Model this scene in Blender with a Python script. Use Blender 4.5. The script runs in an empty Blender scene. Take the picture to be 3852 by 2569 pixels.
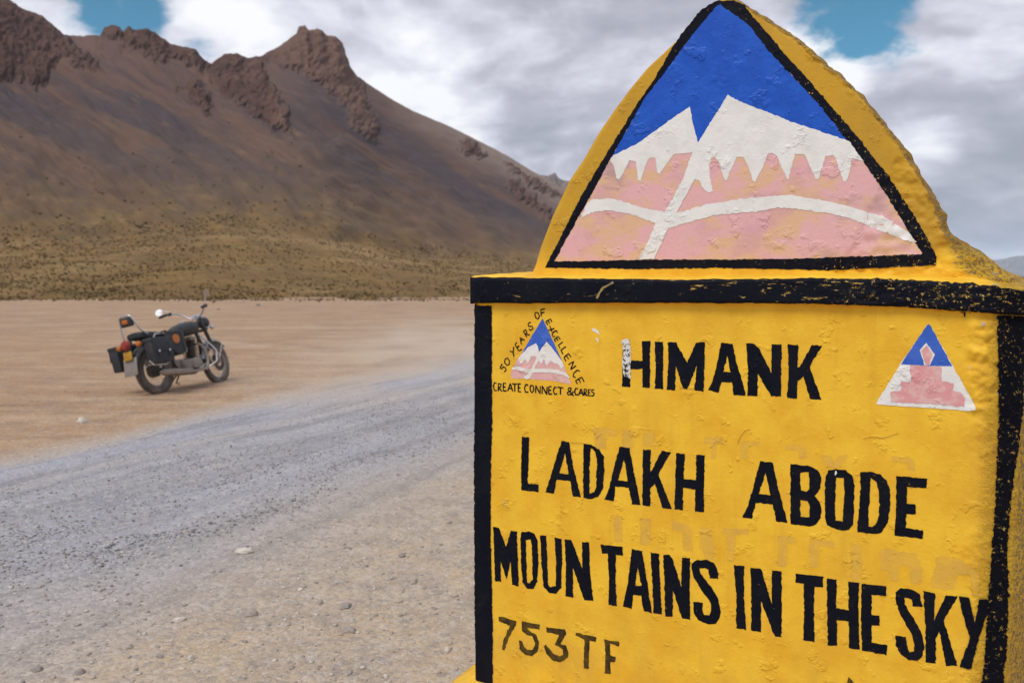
import bpy, bmesh, math, random
import numpy as np
from mathutils import Vector, Matrix, Euler
from mathutils.geometry import delaunay_2d_cdt

S = bpy.context.scene
COL = S.collection
R = math.radians

# ============================================================ camera, sky, sun, exposure
EYE = 1.59                        # eye height (m)
FPX, CX, CY, HOR = 3000.0, 1926.0, 1284.5, 1060.0
PITCH = math.atan((CY - HOR) / FPX)
cam_d = bpy.data.cameras.new("camera")
cam = bpy.data.objects.new("camera", cam_d); COL.objects.link(cam)
cam.location = (0, 0, EYE)
cam.rotation_euler = (math.pi / 2 - PITCH, 0, 0)
cam_d.sensor_width = 36.0
cam_d.lens = 36.0 * FPX / 3852.0
cam_d.clip_start = 0.05
cam_d.clip_end = 60000
cam_d.dof.use_dof = True
cam_d.dof.focus_distance = 2.25
cam_d.dof.aperture_fstop = 4.5
S.camera = cam

S.render.engine = 'CYCLES'
S.cycles.volume_bounces = 2
S.view_settings.view_transform = 'Standard'
S.view_settings.look = 'None'
S.view_settings.exposure = 0.15
S.view_settings.gamma = 1.0
S.view_settings.use_curve_mapping = False

SUN_EL, SUN_AZ = R(56), R(214)    # azimuth clockwise from +Y: behind and left of the camera
sd = bpy.data.lights.new("sun", 'SUN'); sun = bpy.data.objects.new("sun", sd); COL.objects.link(sun)
sd.energy = 2.1
sd.angle = R(26)
sd.color = (1.0, 0.95, 0.88)
sdir = Vector((math.sin(SUN_AZ) * math.cos(SUN_EL), math.cos(SUN_AZ) * math.cos(SUN_EL), math.sin(SUN_EL)))
sun.rotation_euler = sdir.to_track_quat('Z', 'Y').to_euler()
sun.location = (0, 0, 30)


def ray(px, py):
    """World direction through a point of the 3852 x 2569 picture, forward component 1."""
    u = (px - CX) / FPX; w = -(py - CY) / FPX
    c, s = math.cos(PITCH), math.sin(PITCH)
    y = c + w * s; z = -s + w * c
    return Vector((u / y, 1.0, z / y))


# ---------------------------------------------------------------- node helper
class NT:
    def __init__(self, tree):
        self.t = tree; self.n = tree.nodes; self.l = tree.links
    def new(self, typ, **kw):
        nd = self.n.new(typ)
        for k, v in kw.items(): setattr(nd, k, v)
        return nd
    def put(self, sock, v):
        if hasattr(v, 'links'): self.l.new(v, sock)
        elif isinstance(v, (tuple, list)) and len(v) == 3 and sock.type == 'RGBA': sock.default_value = (*v, 1)
        else: sock.default_value = v
    def math(self, op, a, b=None, c=None, clamp=False):
        m = self.new('ShaderNodeMath', operation=op, use_clamp=clamp)
        self.put(m.inputs[0], a)
        if b is not None: self.put(m.inputs[1], b)
        if c is not None: self.put(m.inputs[2], c)
        return m.outputs[0]
    def vmath(self, op, a, b=None):
        m = self.new('ShaderNodeVectorMath', operation=op)
        self.put(m.inputs[0], a)
        if b is not None: self.put(m.inputs[1], b)
        return m.outputs['Value'] if op in ('DOT_PRODUCT', 'LENGTH', 'DISTANCE') else m.outputs[0]
    def mix(self, f, a, b, mode='MIX'):
        m = self.new('ShaderNodeMix', data_type='RGBA', blend_type=mode)
        self.put(m.inputs[0], f); self.put(m.inputs[6], a); self.put(m.inputs[7], b)
        return m.outputs[2]
    def ss(self, v, a, b, lo=0.0, hi=1.0):
        m = self.new('ShaderNodeMapRange', interpolation_type='SMOOTHSTEP')
        self.put(m.inputs['Value'], v)
        m.inputs['From Min'].default_value = a; m.inputs['From Max'].default_value = b
        m.inputs['To Min'].default_value = lo; m.inputs['To Max'].default_value = hi
        return m.outputs[0]
    def noise(self, vec, scale, detail=4, rough=.55, dist=0.0, lac=2.0):
        m = self.new('ShaderNodeTexNoise')
        if vec is not None: self.put(m.inputs['Vector'], vec)
        m.inputs['Scale'].default_value = scale; m.inputs['Detail'].default_value = detail
        m.inputs['Roughness'].default_value = rough; m.inputs['Distortion'].default_value = dist
        m.inputs['Lacunarity'].default_value = lac
        return m.outputs['Fac']
    def voro(self, vec, scale, feature='F1', out='Distance', rnd=1.0):
        m = self.new('ShaderNodeTexVoronoi', feature=feature)
        self.put(m.inputs['Vector'], vec); m.inputs['Scale'].default_value = scale
        m.inputs['Randomness'].default_value = rnd
        return m.outputs[out]
    def mapv(self, vec, scale=(1, 1, 1), loc=(0, 0, 0), rot=(0, 0, 0)):
        m = self.new('ShaderNodeMapping')
        self.put(m.inputs['Vector'], vec)
        m.inputs['Scale'].default_value = scale; m.inputs['Location'].default_value = loc
        m.inputs['Rotation'].default_value = rot
        return m.outputs[0]
    def attr(self, name):
        m = self.new('ShaderNodeAttribute', attribute_name=name)
        return m.outputs['Fac']
    def sep(self, v):
        m = self.new('ShaderNodeSeparateXYZ'); self.put(m.inputs[0], v); return m.outputs
    def bump(self, h, strength=1.0, dist=0.01, normal=None):
        m = self.new('ShaderNodeBump')
        m.inputs['Strength'].default_value = strength; m.inputs['Distance'].default_value = dist
        self.put(m.inputs['Height'], h)
        if normal is not None: self.l.new(normal, m.inputs['Normal'])
        return m.outputs[0]


def material(name):
    m = bpy.data.materials.new(name); m.use_nodes = True
    m.node_tree.nodes.clear()
    t = NT(m.node_tree)
    out = t.new('ShaderNodeOutputMaterial'); b = t.new('ShaderNodeBsdfPrincipled')
    t.l.new(b.outputs[0], out.inputs[0])
    t.b = b; t.m = m
    tc = t.new('ShaderNodeTexCoord'); t.obj = tc.outputs['Object']; t.uv = tc.outputs['UV']
    return t


def simple(name, col, rough=.5, metal=0.0, dirt=None, dirt_amt=.4, spec=.5, bump=0.0, scale=30):
    t = material(name)
    c = col
    n = t.noise(t.obj, scale, 5, .6)
    if dirt:
        f = t.ss(n, .25, .80)
        c = t.mix(t.math('MULTIPLY', f, dirt_amt, clamp=True), col, dirt)
        t.put(t.b.inputs['Roughness'], t.ss(n, .3, .7, rough, min(1, rough + .35)))
    else:
        t.b.inputs['Roughness'].default_value = rough
    t.put(t.b.inputs['Base Color'], c)
    t.b.inputs['Metallic'].default_value = metal
    t.b.inputs['Specular IOR Level'].default_value = spec
    if bump: t.put(t.b.inputs['Normal'], t.bump(n, 1, bump))
    return t.m


# ---------------------------------------------------------------- world: sky with broken cloud
W = bpy.data.worlds.new("World"); S.world = W; W.use_nodes = True
W.node_tree.nodes.clear()
w = NT(W.node_tree)
wout = w.new('ShaderNodeOutputWorld')
sky = w.new('ShaderNodeTexSky', sky_type='NISHITA')
sky.sun_disc = False; sky.sun_elevation = SUN_EL; sky.sun_rotation = SUN_AZ
sky.altitude = 4500; sky.air_density = 1.0; sky.dust_density = 0.4; sky.ozone_density = 1.0
bg_sky = w.new('ShaderNodeBackground'); w.l.new(w.mix(1.0, sky.outputs[0], (.36, 1.06, 1.0), 'MULTIPLY'), bg_sky.inputs[0]); bg_sky.inputs[1].default_value = 0.115
gen = w.new('ShaderNodeTexCoord').outputs['Generated']
sp = w.sep(gen)
zz = w.math('ADD', w.math('MAXIMUM', sp[2], 0.0), 0.34)
cmb = w.new('ShaderNodeCombineXYZ')
w.put(cmb.inputs[0], w.math('DIVIDE', sp[0], zz)); w.put(cmb.inputs[1], w.math('DIVIDE', sp[1], zz))
pl = cmb.outputs[0]
warp = w.new('ShaderNodeTexNoise'); w.put(warp.inputs['Vector'], pl); warp.inputs['Scale'].default_value = 1.4; warp.inputs['Detail'].default_value = 3
plw = w.vmath('ADD', pl, w.vmath('MULTIPLY', w.vmath('SUBTRACT', warp.outputs['Color'], (.5, .5, .5)), (.35, .35, 0)))
n_big = w.noise(w.mapv(plw, loc=(3.3, 1.7, 0)), 1.9, 6, .55)
n_mid = w.noise(w.mapv(plw, loc=(8.1, 4.2, 0), scale=(1, 1.1, 1)), 4.2, 6, .52)
n_fine = w.noise(w.mapv(pl, loc=(1.1, 9.2, 0)), 15.0, 6, .6)

def blob(px, py, width):
    d = ray(px, py).normalized()
    dt = w.vmath('DOT_PRODUCT', gen, tuple(d))
    m = w.new('ShaderNodeMapRange', interpolation_type='SMOOTHSTEP'); w.put(m.inputs[0], dt)
    m.inputs[1].default_value = math.cos(width); m.inputs[2].default_value = 1.0
    return m.outputs[0]
gaps = w.math('ADD', w.math('MULTIPLY', blob(465, 10, .060), 1.1), w.math('ADD', blob(3190, 10, .080), w.math('ADD', w.math('MULTIPLY', blob(3330, 110, .06), .5),
       w.math('ADD', w.math('MULTIPLY', blob(760, 235, .04), .35), w.math('MULTIPLY', blob(300, 40, .04), .3)))))
gaps = w.math('ADD', gaps, w.math('MULTIPLY', w.ss(sp[2], .45, .8), w.ss(n_big, .5, .62)))
wisps = w.math('ADD', w.math('MULTIPLY', w.math('SUBTRACT', n_fine, .5), 1.9), w.math('MULTIPLY', w.math('SUBTRACT', n_mid, .5), 1.2))
clear = w.ss(w.math('ADD', gaps, w.math('MULTIPLY', wisps, w.math('MULTIPLY', w.ss(gaps, .0, .35), .95))), .16, .95)
bright = w.math('ADD', w.math('MULTIPLY', blob(1560, 430, .13), .40), w.math('MULTIPLY', blob(3060, 270, .07), .55))
bright = w.math('ADD', bright, w.math('ADD', w.math('MULTIPLY', blob(850, 170, .09), .32), w.math('MULTIPLY', blob(1850, 60, .15), .16)))
bright = w.math('ADD', bright, w.math('MULTIPLY', blob(3420, 560, .06), .35))
tone = w.math('ADD', w.math('MULTIPLY', w.math('SUBTRACT', n_mid, .5), 1.6), w.math('MULTIPLY', w.math('SUBTRACT', n_big, .5), 2.4))
tone = w.math('ADD', tone, w.math('MULTIPLY', w.math('SUBTRACT', n_fine, .5), .3))
tone = w.math('ADD', w.math('ADD', tone, bright), .41)
ramp = w.new('ShaderNodeValToRGB'); w.put(ramp.inputs[0], tone)
e = ramp.color_ramp.elements
e[0].position = 0.0; e[0].color = (.33, .345, .40, 1)
e[1].position = .92; e[1].color = (.97, .98, 1.0, 1)
x = e.new(.35); x.color = (.49, .485, .56, 1)
x = e.new(.62); x.color = (.72, .725, .81, 1)
bg_cl = w.new('ShaderNodeBackground'); w.l.new(ramp.outputs[0], bg_cl.inputs[0]); bg_cl.inputs[1].default_value = 1.0
mx = w.new('ShaderNodeMixShader'); w.put(mx.inputs[0], clear)
w.l.new(bg_cl.outputs[0], mx.inputs[1]); w.l.new(bg_sky.outputs[0], mx.inputs[2])
w.l.new(mx.outputs[0], wout.inputs[0])

# ============================================================ numpy noise and mesh helpers
_rs = np.random.RandomState(7)
_perm = _rs.permutation(256); _perm = np.concatenate([_perm, _perm, _perm])
_grad = _rs.normal(size=(256, 3)); _grad /= np.linalg.norm(_grad, axis=1)[:, None]

def perlin(x, y, z=0.0):
    x, y, z = np.broadcast_arrays(np.asarray(x, float), np.asarray(y, float), np.asarray(z, float))
    xi, yi, zi = np.floor(x).astype(int), np.floor(y).astype(int), np.floor(z).astype(int)
    xf, yf, zf = x - xi, y - yi, z - zi
    f = lambda t: t * t * t * (t * (t * 6 - 15) + 10)
    u, v, ww = f(xf), f(yf), f(zf)
    res = 0
    for dx in (0, 1):
        for dy in (0, 1):
            for dz in (0, 1):
                h = _perm[(_perm[(_perm[(xi + dx) & 255] + yi + dy) & 255] + zi + dz) & 255]
                g = _grad[h]
                d = g[..., 0] * (xf - dx) + g[..., 1] * (yf - dy) + g[..., 2] * (zf - dz)
                res = res + d * (u if dx else 1 - u) * (v if dy else 1 - v) * (ww if dz else 1 - ww)
    return res * 1.6

def fbm(x, y, z=0.0, octv=4, rough=.5):
    a, s, r = 1.0, 1.0, 0
    for i in range(octv):
        r = r + a * perlin(np.asarray(x) * s + 13.7 * i, np.asarray(y) * s + 7.1 * i, np.asarray(z) * s + 3.3 * i); a *= rough; s *= 2.03
    return r

def ridged(x, y, z=0.0, octv=5, rough=.55):
    a, s, r = 1.0, 1.0, 0
    for i in range(octv):
        r = r + a * (1 - np.abs(perlin(np.asarray(x) * s + 5.7 * i, np.asarray(y) * s + 9.1 * i, np.asarray(z) * s)) * 1.6); a *= rough; s *= 2.1
    return r

def sstep(v, a, b):
    t = np.clip((v - a) / (b - a), 0, 1); return t * t * (3 - 2 * t)

def in_poly(x, y, poly):
    x = np.asarray(x, float); y = np.asarray(y, float)
    inside = np.zeros(x.shape, bool); n = len(poly)
    for i in range(n):
        x1, y1 = poly[i]; x2, y2 = poly[(i + 1) % n]
        if y1 == y2: continue
        c = ((y1 > y) != (y2 > y)) & (x < (x2 - x1) * (y - y1) / (y2 - y1) + x1)
        inside ^= c
    return inside

def poly_dist(x, y, poly):
    """Signed distance, positive inside."""
    x = np.asarray(x, float); y = np.asarray(y, float); d = np.full(x.shape, 1e9)
    n = len(poly)
    for i in range(n):
        x1, y1 = poly[i]; x2, y2 = poly[(i + 1) % n]
        ex, ey = x2 - x1, y2 - y1; L = ex * ex + ey * ey + 1e-9
        t = np.clip(((x - x1) * ex + (y - y1) * ey) / L, 0, 1)
        d = np.minimum(d, np.hypot(x - x1 - t * ex, y - y1 - t * ey))
    return np.where(in_poly(x, y, poly), d, -d)

def link(name, me, mat=None, parent=None, smooth=True):
    o = bpy.data.objects.new(name, me); COL.objects.link(o)
    if mat is not None and not me.materials: me.materials.append(mat)
    if parent is not None: o.parent = parent
    if smooth: me.shade_smooth()
    return o

def np_mesh(name, V, F, attrs=None, uv=None):
    me = bpy.data.meshes.new(name)
    V = np.asarray(V, np.float32); F = np.asarray(F, np.int32)
    me.vertices.add(len(V)); me.vertices.foreach_set('co', V.ravel())
    k = F.shape[1]
    me.loops.add(F.size); me.loops.foreach_set('vertex_index', F.ravel())
    me.polygons.add(len(F)); me.polygons.foreach_set('loop_start', np.arange(0, F.size, k, dtype=np.int32))
    me.update(calc_edges=True)
    if attrs:
        for n, a in attrs.items():
            at = me.attributes.new(n, 'FLOAT', 'POINT'); at.data.foreach_set('value', np.asarray(a, np.float32).ravel())
    if uv is not None:
        ul = me.uv_layers.new(name='UVMap'); ul.data.foreach_set('uv', np.asarray(uv, np.float32)[F.ravel()].ravel())
    me.validate()
    return me

def grid_faces(nr, nc, wrap=False):
    i = np.arange(nr - 1)[:, None]; j = np.arange(nc if wrap else nc - 1)[None, :]
    j2 = (j + 1) % nc
    a = i * nc + j; b = i * nc + j2; c = (i + 1) * nc + j2; d = (i + 1) * nc + j
    return np.stack(np.broadcast_arrays(a, b, c, d), -1).reshape(-1, 4)

def thing(name, label, cat, loc=(0, 0, 0), rot=(0, 0, 0), group=None):
    o = bpy.data.objects.new(name, None); COL.objects.link(o)
    o.location = loc; o.rotation_euler = rot; o.empty_display_size = .2
    o['label'] = label; o['category'] = cat
    if group: o['group'] = group
    return o

# ============================================================ GROUND
def road_across(X, Y):
    """Signed position across the gravel road: -1 near edge, +1 far edge."""
    # centre line of the road: curves from the left foreground away to the right
    Xa = np.asarray(X, float); Ya = np.asarray(Y, float)
    cy = 5.35 + 0.0 * Xa
    # near and far edges as functions of X (metres)
    xf_ = np.array([-60, -20, -8, -4.9, -4.2, -3.6, -2.8, -1.9, -.77, 1.0, 4, 9, 20, 60])
    far = np.array([4.4, 4.4, 4.9, 6.0, 7.2, 9.2, 11.6, 13.8, 16.2, 21, 34, 58, 110, 300])
    xn_ = np.array([-60, -20, -8, -4, -2.9, -2.3, -1.9, -1.3, -.4, 1.2, 4, 9, 20, 60])
    near = np.array([1.6, 1.8, 2.3, 2.9, 3.4, 3.9, 4.7, 6.1, 8.1, 11.5, 21, 43, 90, 260])
    f = np.interp(Xa, xf_, far); n = np.interp(Xa, xn_, near)
    return (Ya - (f + n) / 2) / ((f - n) / 2)

def road_along(X, Y):
    return np.hypot(np.asarray(X) + 14, np.asarray(Y) + 1)

def ground_z(X, Y):
    r = np.hypot(X, Y)
    fade = 1 / (1 + (r / 40) ** 2)
    z = .030 * fbm(np.asarray(X) * .35, np.asarray(Y) * .35, 1.3, 3) * fade
    a = road_across(X, Y)
    # wheel ruts along the road
    rut = .018 * (np.cos(a * 7.5 + .6 * perlin(np.asarray(X) * .3, np.asarray(Y) * .3)) - 1) * sstep(1.15 - np.abs(a), 0, .4)
    z = z + rut * fade + .007 * fbm(np.asarray(X) * 3.1, np.asarray(Y) * 3.1, 4.3, 3) * fade
    z = z + .0035 * fbm(np.asarray(X) * 14, np.asarray(Y) * 14, 8.3, 2) * np.exp(-r / 9)
    return z - .8 * sstep(r, 78, 140)

rad = np.concatenate([np.array([0.02, .5, 1.0, 1.6]), np.geomspace(2.0, 90, 430), np.geomspace(95, 14000, 26)])
ang = np.concatenate([np.linspace(R(-180), R(-42), 46, endpoint=False), np.linspace(R(-42), R(42), 620, endpoint=False), np.linspace(R(42), R(180), 46, endpoint=False)])
RR, AA = np.meshgrid(rad, ang, indexing='ij')
GX, GY = RR * np.sin(AA), RR * np.cos(AA)
GZ = ground_z(GX, GY)
GA = road_across(GX, GY)
V = np.stack([GX, GY, GZ], -1).reshape(-1, 3)
F = grid_faces(len(rad), len(ang), wrap=True)[:, ::-1]
fc_across = GA.reshape(-1)[F].mean(1) + .12 * perlin(V[F][:, :, 0].mean(1) * .8, V[F][:, :, 1].mean(1) * .8, 2.2)
fr = np.hypot(V[F][:, :, 0].mean(1), V[F][:, :, 1].mean(1))
is_road = (np.abs(fc_across) < 1.0) & (fr < 85)

def gm():
    t = material('dry_ground')
    P = t.obj
    A = t.attr('across')
    px = t.noise(P, .55, 5, .6); fine = t.noise(P, 30, 6, .65); mid = t.noise(P, 4.5, 6, .6)
    # brown dirt of the open lot
    lot = t.mix(t.ss(t.noise(t.mapv(P, scale=(.35, 1.6, 1)), .8, 5, .62), .36, .66), (.40, .220, .098), (.49, .315, .170))
    lot = t.mix(t.math('MULTIPLY', t.ss(t.noise(t.mapv(P, scale=(.3, 1.5, 1), loc=(4, 9, 0)), 1.3, 5, .65), .52, .68), .8), lot, (.235, .128, .062))
    lot = t.mix(t.math('MULTIPLY', t.ss(t.noise(t.mapv(P, scale=(.12, .9, 1), loc=(9, 2, 0)), .7, 4, .6), .54, .66), .5), lot, (.55, .39, .245))
    lot = t.mix(t.math('MULTIPLY', t.ss(t.noise(P, 2.2, 6, .68), .46, .66), .55), lot, (.27, .160, .088))
    lot = t.mix(t.math('MULTIPLY', t.ss(t.noise(t.mapv(P, loc=(3, 3, 0)), .42, 5, .62), .50, .66), .55), lot, (.265, .150, .075))
    lot = t.mix(t.math('MULTIPLY', t.ss(t.noise(t.mapv(P, loc=(13, 3, 0), scale=(.5, 1, 1)), .6, 5, .62), .52, .68), .5), lot, (.57, .42, .27))
    # foreground gravel verge
    verge = t.mix(t.ss(mid, .32, .66), (.395, .312, .235), (.515, .415, .305))
    verge = t.mix(t.ss(t.noise(P, 1.1, 5, .6), .48, .68), verge, (.53, .395, .25))
    # road: grey, in bands along its run
    UV = t.uv
    wob = t.math('MULTIPLY', t.math('SUBTRACT', t.noise(P, .9, 5, .6), .5), .42)
    bnd = t.math('ADD', A, wob)
    band = t.new('ShaderNodeValToRGB'); t.put(band.inputs[0], t.math('MULTIPLY_ADD', bnd, .5, .5))
    el = band.color_ramp.elements
    el[0].position = 0; el[0].color = (0.407, 0.390, 0.390, 1)
    el[1].position = 1; el[1].color = (0.452, 0.435, 0.452, 1)
    for p_, c_ in ((.12, (0.379, 0.379, 0.412)), (.25, (0.407, 0.412, 0.458)), (.36, (0.266, 0.266, 0.294)), (.44, (0.441, 0.441, 0.469)), (.53, (0.305, 0.311, 0.345)), (.63, (0.520, 0.486, 0.452)), (.72, (0.350, 0.356, 0.401)), (.80, (0.407, 0.424, 0.486)), (.9, (0.435, 0.452, 0.514))):
        q = el.new(p_); q.color = (*c_, 1)
    road = band.outputs[0]
    gr = t.ss(t.noise(t.mapv(P, scale=(1, 1, 1)), 1.0, 6, .65), .35, .65)
    road = t.mix(t.math('MULTIPLY', gr, .4), road, (.50, .475, .465))
    cv = t.new('ShaderNodeCombineXYZ'); t.put(cv.inputs[0], A); t.put(cv.inputs[1], t.attr('along'))
    sA = t.noise(t.mapv(cv.outputs[0], scale=(7, .38, 1)), 1.0, 6, .62, .25); sB = t.noise(t.mapv(cv.outputs[0], scale=(22, 1.0, 1), loc=(3, 8, 0)), 1.0, 6, .65, .2)
    road = t.mix(t.math('MULTIPLY', t.ss(sA, .50, .64), .75), road, (.232, .228, .245))
    road = t.mix(t.math('MULTIPLY', t.ss(sA, .48, .36), .6), road, (.53, .515, .53))
    road = t.mix(.15, road, (.40, .36, .33)); road = t.mix(1.0, road, (.88, .90, .95), 'MULTIPLY')
    road = t.mix(t.math('MULTIPLY', t.ss(sB, .52, .68), .55), road, (.26, .262, .29))
    verge = t.mix(t.math('MULTIPLY', t.ss(sA, .52, .68), .5), verge, (.36, .315, .28))
    verge = t.mix(t.math('MULTIPLY', t.ss(sB, .55, .70), .4), verge, (.33, .28, .24))
    # blend by position across the road with ragged margins
    rag = t.math('ADD', A, t.math('MULTIPLY', t.math('SUBTRACT', px, .5), .75))
    rag = t.math('ADD', rag, t.math('MULTIPLY', t.math('SUBTRACT', mid, .5), .35))
    f_far = t.ss(rag, .62, 1.34); f_near = t.ss(rag, -1.75, -.62)
    c = t.mix(f_near, verge, road)
    far_tr = t.mix(t.ss(rag, .95, 2.0), (.47, .385, .315), lot)
    c = t.mix(f_far, c, far_tr)
    sx = t.sep(P)
    ps = t.math('MULTIPLY', t.math('MULTIPLY', t.ss(sx[0], -5.2, -2.2), t.ss(sx[1], 9.0, 12.5)), t.ss(sx[1], 46, 22))
    ps = t.math('MULTIPLY', ps, t.ss(t.noise(t.mapv(P, scale=(.5, .35, 1), loc=(2, 2, 0)), 1.0, 5, .6), .36, .60))
    c = t.mix(t.math('MULTIPLY', ps, .6), c, (.60, .455, .315))
    # grains
    vg = t.voro(P, 26, out='Color'); vgx = t.sep(vg)
    c = t.mix(t.math('MULTIPLY', t.ss(vgx[0], .72, .9), .38), c, (.24, .225, .225))
    c = t.mix(t.math('MULTIPLY', t.ss(vgx[1], .84, .95), .32), c, (.56, .52, .48))
    vg2 = t.sep(t.voro(P, 70, out='Color'))
    c = t.mix(t.math('MULTIPLY', t.ss(vg2[0], .6, .9), .4), c, (.22, .20, .19))
    c = t.mix(t.math('MULTIPLY', t.ss(vg2[1], .7, .95), .35), c, (.62, .57, .52))
    c = t.mix(t.math('MULTIPLY', t.ss(fine, .35, .7), .3), c, t.mix(.5, c, (.2, .17, .15)))
    t.put(t.b.inputs['Base Color'], c)
    t.b.inputs['Roughness'].default_value = .95; t.b.inputs['Specular IOR Level'].default_value = .2
    h = t.math('ADD', t.math('MULTIPLY', fine, .35), t.math('MULTIPLY', t.math('SUBTRACT', 1.0, t.voro(P, 26)), .4))
    h = t.math('ADD', h, t.math('MULTIPLY', t.math('SUBTRACT', 1.0, t.voro(P, 70)), .3))
    h = t.math('ADD', h, t.math('MULTIPLY', mid, .5))
    t.put(t.b.inputs['Normal'], t.bump(h, .8, .014))
    return t.m
M_GROUND = gm()
for nm, sel in (('ground', ~is_road), ('gravel_road', is_road)):
    Fs = F[sel]; used, inv = np.unique(Fs, return_inverse=True)
    me = np_mesh(nm, V[used], inv.reshape(Fs.shape), {'across': np.clip(GA.reshape(-1)[used], -6, 6), 'along': road_along(V[used][:, 0], V[used][:, 1])})
    o = link(nm, me, M_GROUND); o['kind'] = 'structure'

# ---------------------------------------------------------------- loose stones
def stone_protos(n, sub=1, seed=3, flat=.6):
    out = []; rr = np.random.RandomState(seed)
    for k in range(n):
        bm = bmesh.new(); bmesh.ops.create_icosphere(bm, subdivisions=sub, radius=1)
        P = np.array([v.co[:] for v in bm.verts]); Fc = np.array([[v.index for v in f.verts] for f in bm.faces]); bm.free()
        ax = rr.uniform(.65, 1.25, 3); ax[2] *= flat
        nrm = P / np.linalg.norm(P, axis=1)[:, None]
        P = nrm * (1 + .38 * perlin(nrm[:, 0] * 1.3 + k * 3.1, nrm[:, 1] * 1.3, nrm[:, 2] * 1.3) + .14 * rr.normal(size=len(P)) * .5)[:, None] * ax
        out.append((P, Fc))
    return out

def scatter(name, X, Y, size, protos, mat, label, cat, sink=.25, zfun=ground_z, tint=None, seed=1):
    rr = np.random.RandomState(seed); Z = zfun(X, Y)
    Vs, Fs, At = [], [], []; off = 0
    which = rr.randint(len(protos), size=len(X)); rot = rr.uniform(0, 6.283, len(X))
    tv = rr.uniform(0, 1, len(X)) if tint is None else tint
    for k, (P, Fc) in enumerate(protos):
        idx = np.where(which == k)[0]
        if not len(idx): continue
        c, s = np.cos(rot[idx])[:, None], np.sin(rot[idx])[:, None]
        sz = size[idx][:, None]
        x = (P[None, :, 0] * c - P[None, :, 1] * s) * sz + X[idx][:, None]
        y = (P[None, :, 0] * s + P[None, :, 1] * c) * sz + Y[idx][:, None]
        zc = P[None, :, 2] * sz + (Z[idx] + size[idx] * (.5 - sink) * .6)[:, None]
        Vs.append(np.stack([x, y, zc], -1).reshape(-1, 3))
        Fs.append((Fc[None] + (np.arange(len(idx)) * len(P))[:, None, None] + off).reshape(-1, 3))
        At.append(np.repeat(tv[idx], len(P))); off += len(idx) * len(P)
    me = np_mesh(name, np.concatenate(Vs), np.concatenate(Fs), {'tint': np.concatenate(At)})
    o = link(name, me, mat, smooth=False)
    o['kind'] = 'stuff'; o['label'] = label; o['category'] = cat
    return o

def stone_mat(name, a, b, c3):
    t = material(name)
    v = t.attr('tint')
    n = t.noise(t.obj, 40, 5, .6)
    c = t.mix(t.ss(v, .1, .6), a, b); c = t.mix(t.ss(v, .62, .95), c, c3)
    c = t.mix(t.math('MULTIPLY', t.ss(n, .4, .7), .3), c, (.42, .36, .30))
    t.put(t.b.inputs['Base Color'], c); t.b.inputs['Roughness'].default_value = .9
    t.b.inputs['Specular IOR Level'].default_value = .25
    t.put(t.b.inputs['Normal'], t.bump(n, .7, .006))
    return t.m
M_STONE = stone_mat('gravel_stone', (.27, .24, .225), (.42, .365, .31), (.60, .545, .48))
M_STONE_DARK = stone_mat('dark_chipping', (.105, .105, .115), (.19, .19, .205), (.34, .33, .33))

rr = np.random.RandomState(11)
def sample_ground(n, r0, r1, seed, pw=1.0):
    r_ = np.random.RandomState(seed)
    a = r_.uniform(R(-37), R(36), n); q = r_.uniform(0, 1, n) ** pw
    r = r0 * (r1 / r0) ** q
    return r * np.sin(a), r * np.cos(a)
P_LO = stone_protos(7, 1, 3, .62)
# fine gravel everywhere near
X, Y = sample_ground(36000, 2.7, 15, 21)
clump = fbm(X * .9, Y * .9, 3.1, 4); A_ = road_across(X, Y)
keep = (clump + rr.uniform(-.8, .8, len(X)) > -.05) & ((A_ < -.2) | (rr.rand(len(X)) < .35))
X, Y = X[keep], Y[keep]
sz = .0022 + .0036 * rr.pareto(2.2, len(X)).clip(0, 2.6)
scatter('gravel', X, Y, sz, P_LO, M_STONE, 'loose pale and grey gravel scattered over the verge and dirt lot', 'gravel', seed=2)
# dark chippings lying in bands on the road
X, Y = sample_ground(105000, 2.9, 17, 22)
A_ = road_across(X, Y)
wv = .16 * fbm(X * .8, Y * .8, 1.7, 3)
def bump1(a, c, w_): return np.exp(-((a - c) / w_) ** 2)
dens = bump1(A_ + wv, -.52, .12) * 1.0 + bump1(A_ + wv, -.12, .15) * .75 + bump1(A_ + wv, -.85, .09) * .6 + bump1(A_ + wv, .30, .13) * .3 + .03
dens = dens * (.35 + 1.3 * sstep(fbm(X * .55, Y * .55, 9.1, 3), -.35, .5))
keep = (rr.rand(len(X)) < dens * 1.25) & (np.abs(A_) < 1.1)
X, Y = X[keep], Y[keep]
sz = .0040 + .0042 * rr.pareto(3.0, len(X)).clip(0, 1.6)
scatter('road_chippings', X, Y, sz, P_LO, M_STONE_DARK, 'dark loose chippings lying in bands along the gravel road', 'gravel', seed=4)
# coarse stones of the verge (too many and small to pick apart)
X, Y = sample_ground(240, 2.8, 11, 23)
A_ = road_across(X, Y)
keep = (A_ < -.55) | (rr.rand(len(X)) < .22)
X, Y = X[keep], Y[keep]
sz = .007 + .0075 * rr.pareto(3, len(X)).clip(0, 1.2)
scatter('coarse_gravel', X, Y, sz, stone_protos(9, 2, 8, .55), M_STONE, 'coarser stones strewn through the gravel of the near verge', 'gravel', seed=6)

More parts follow.
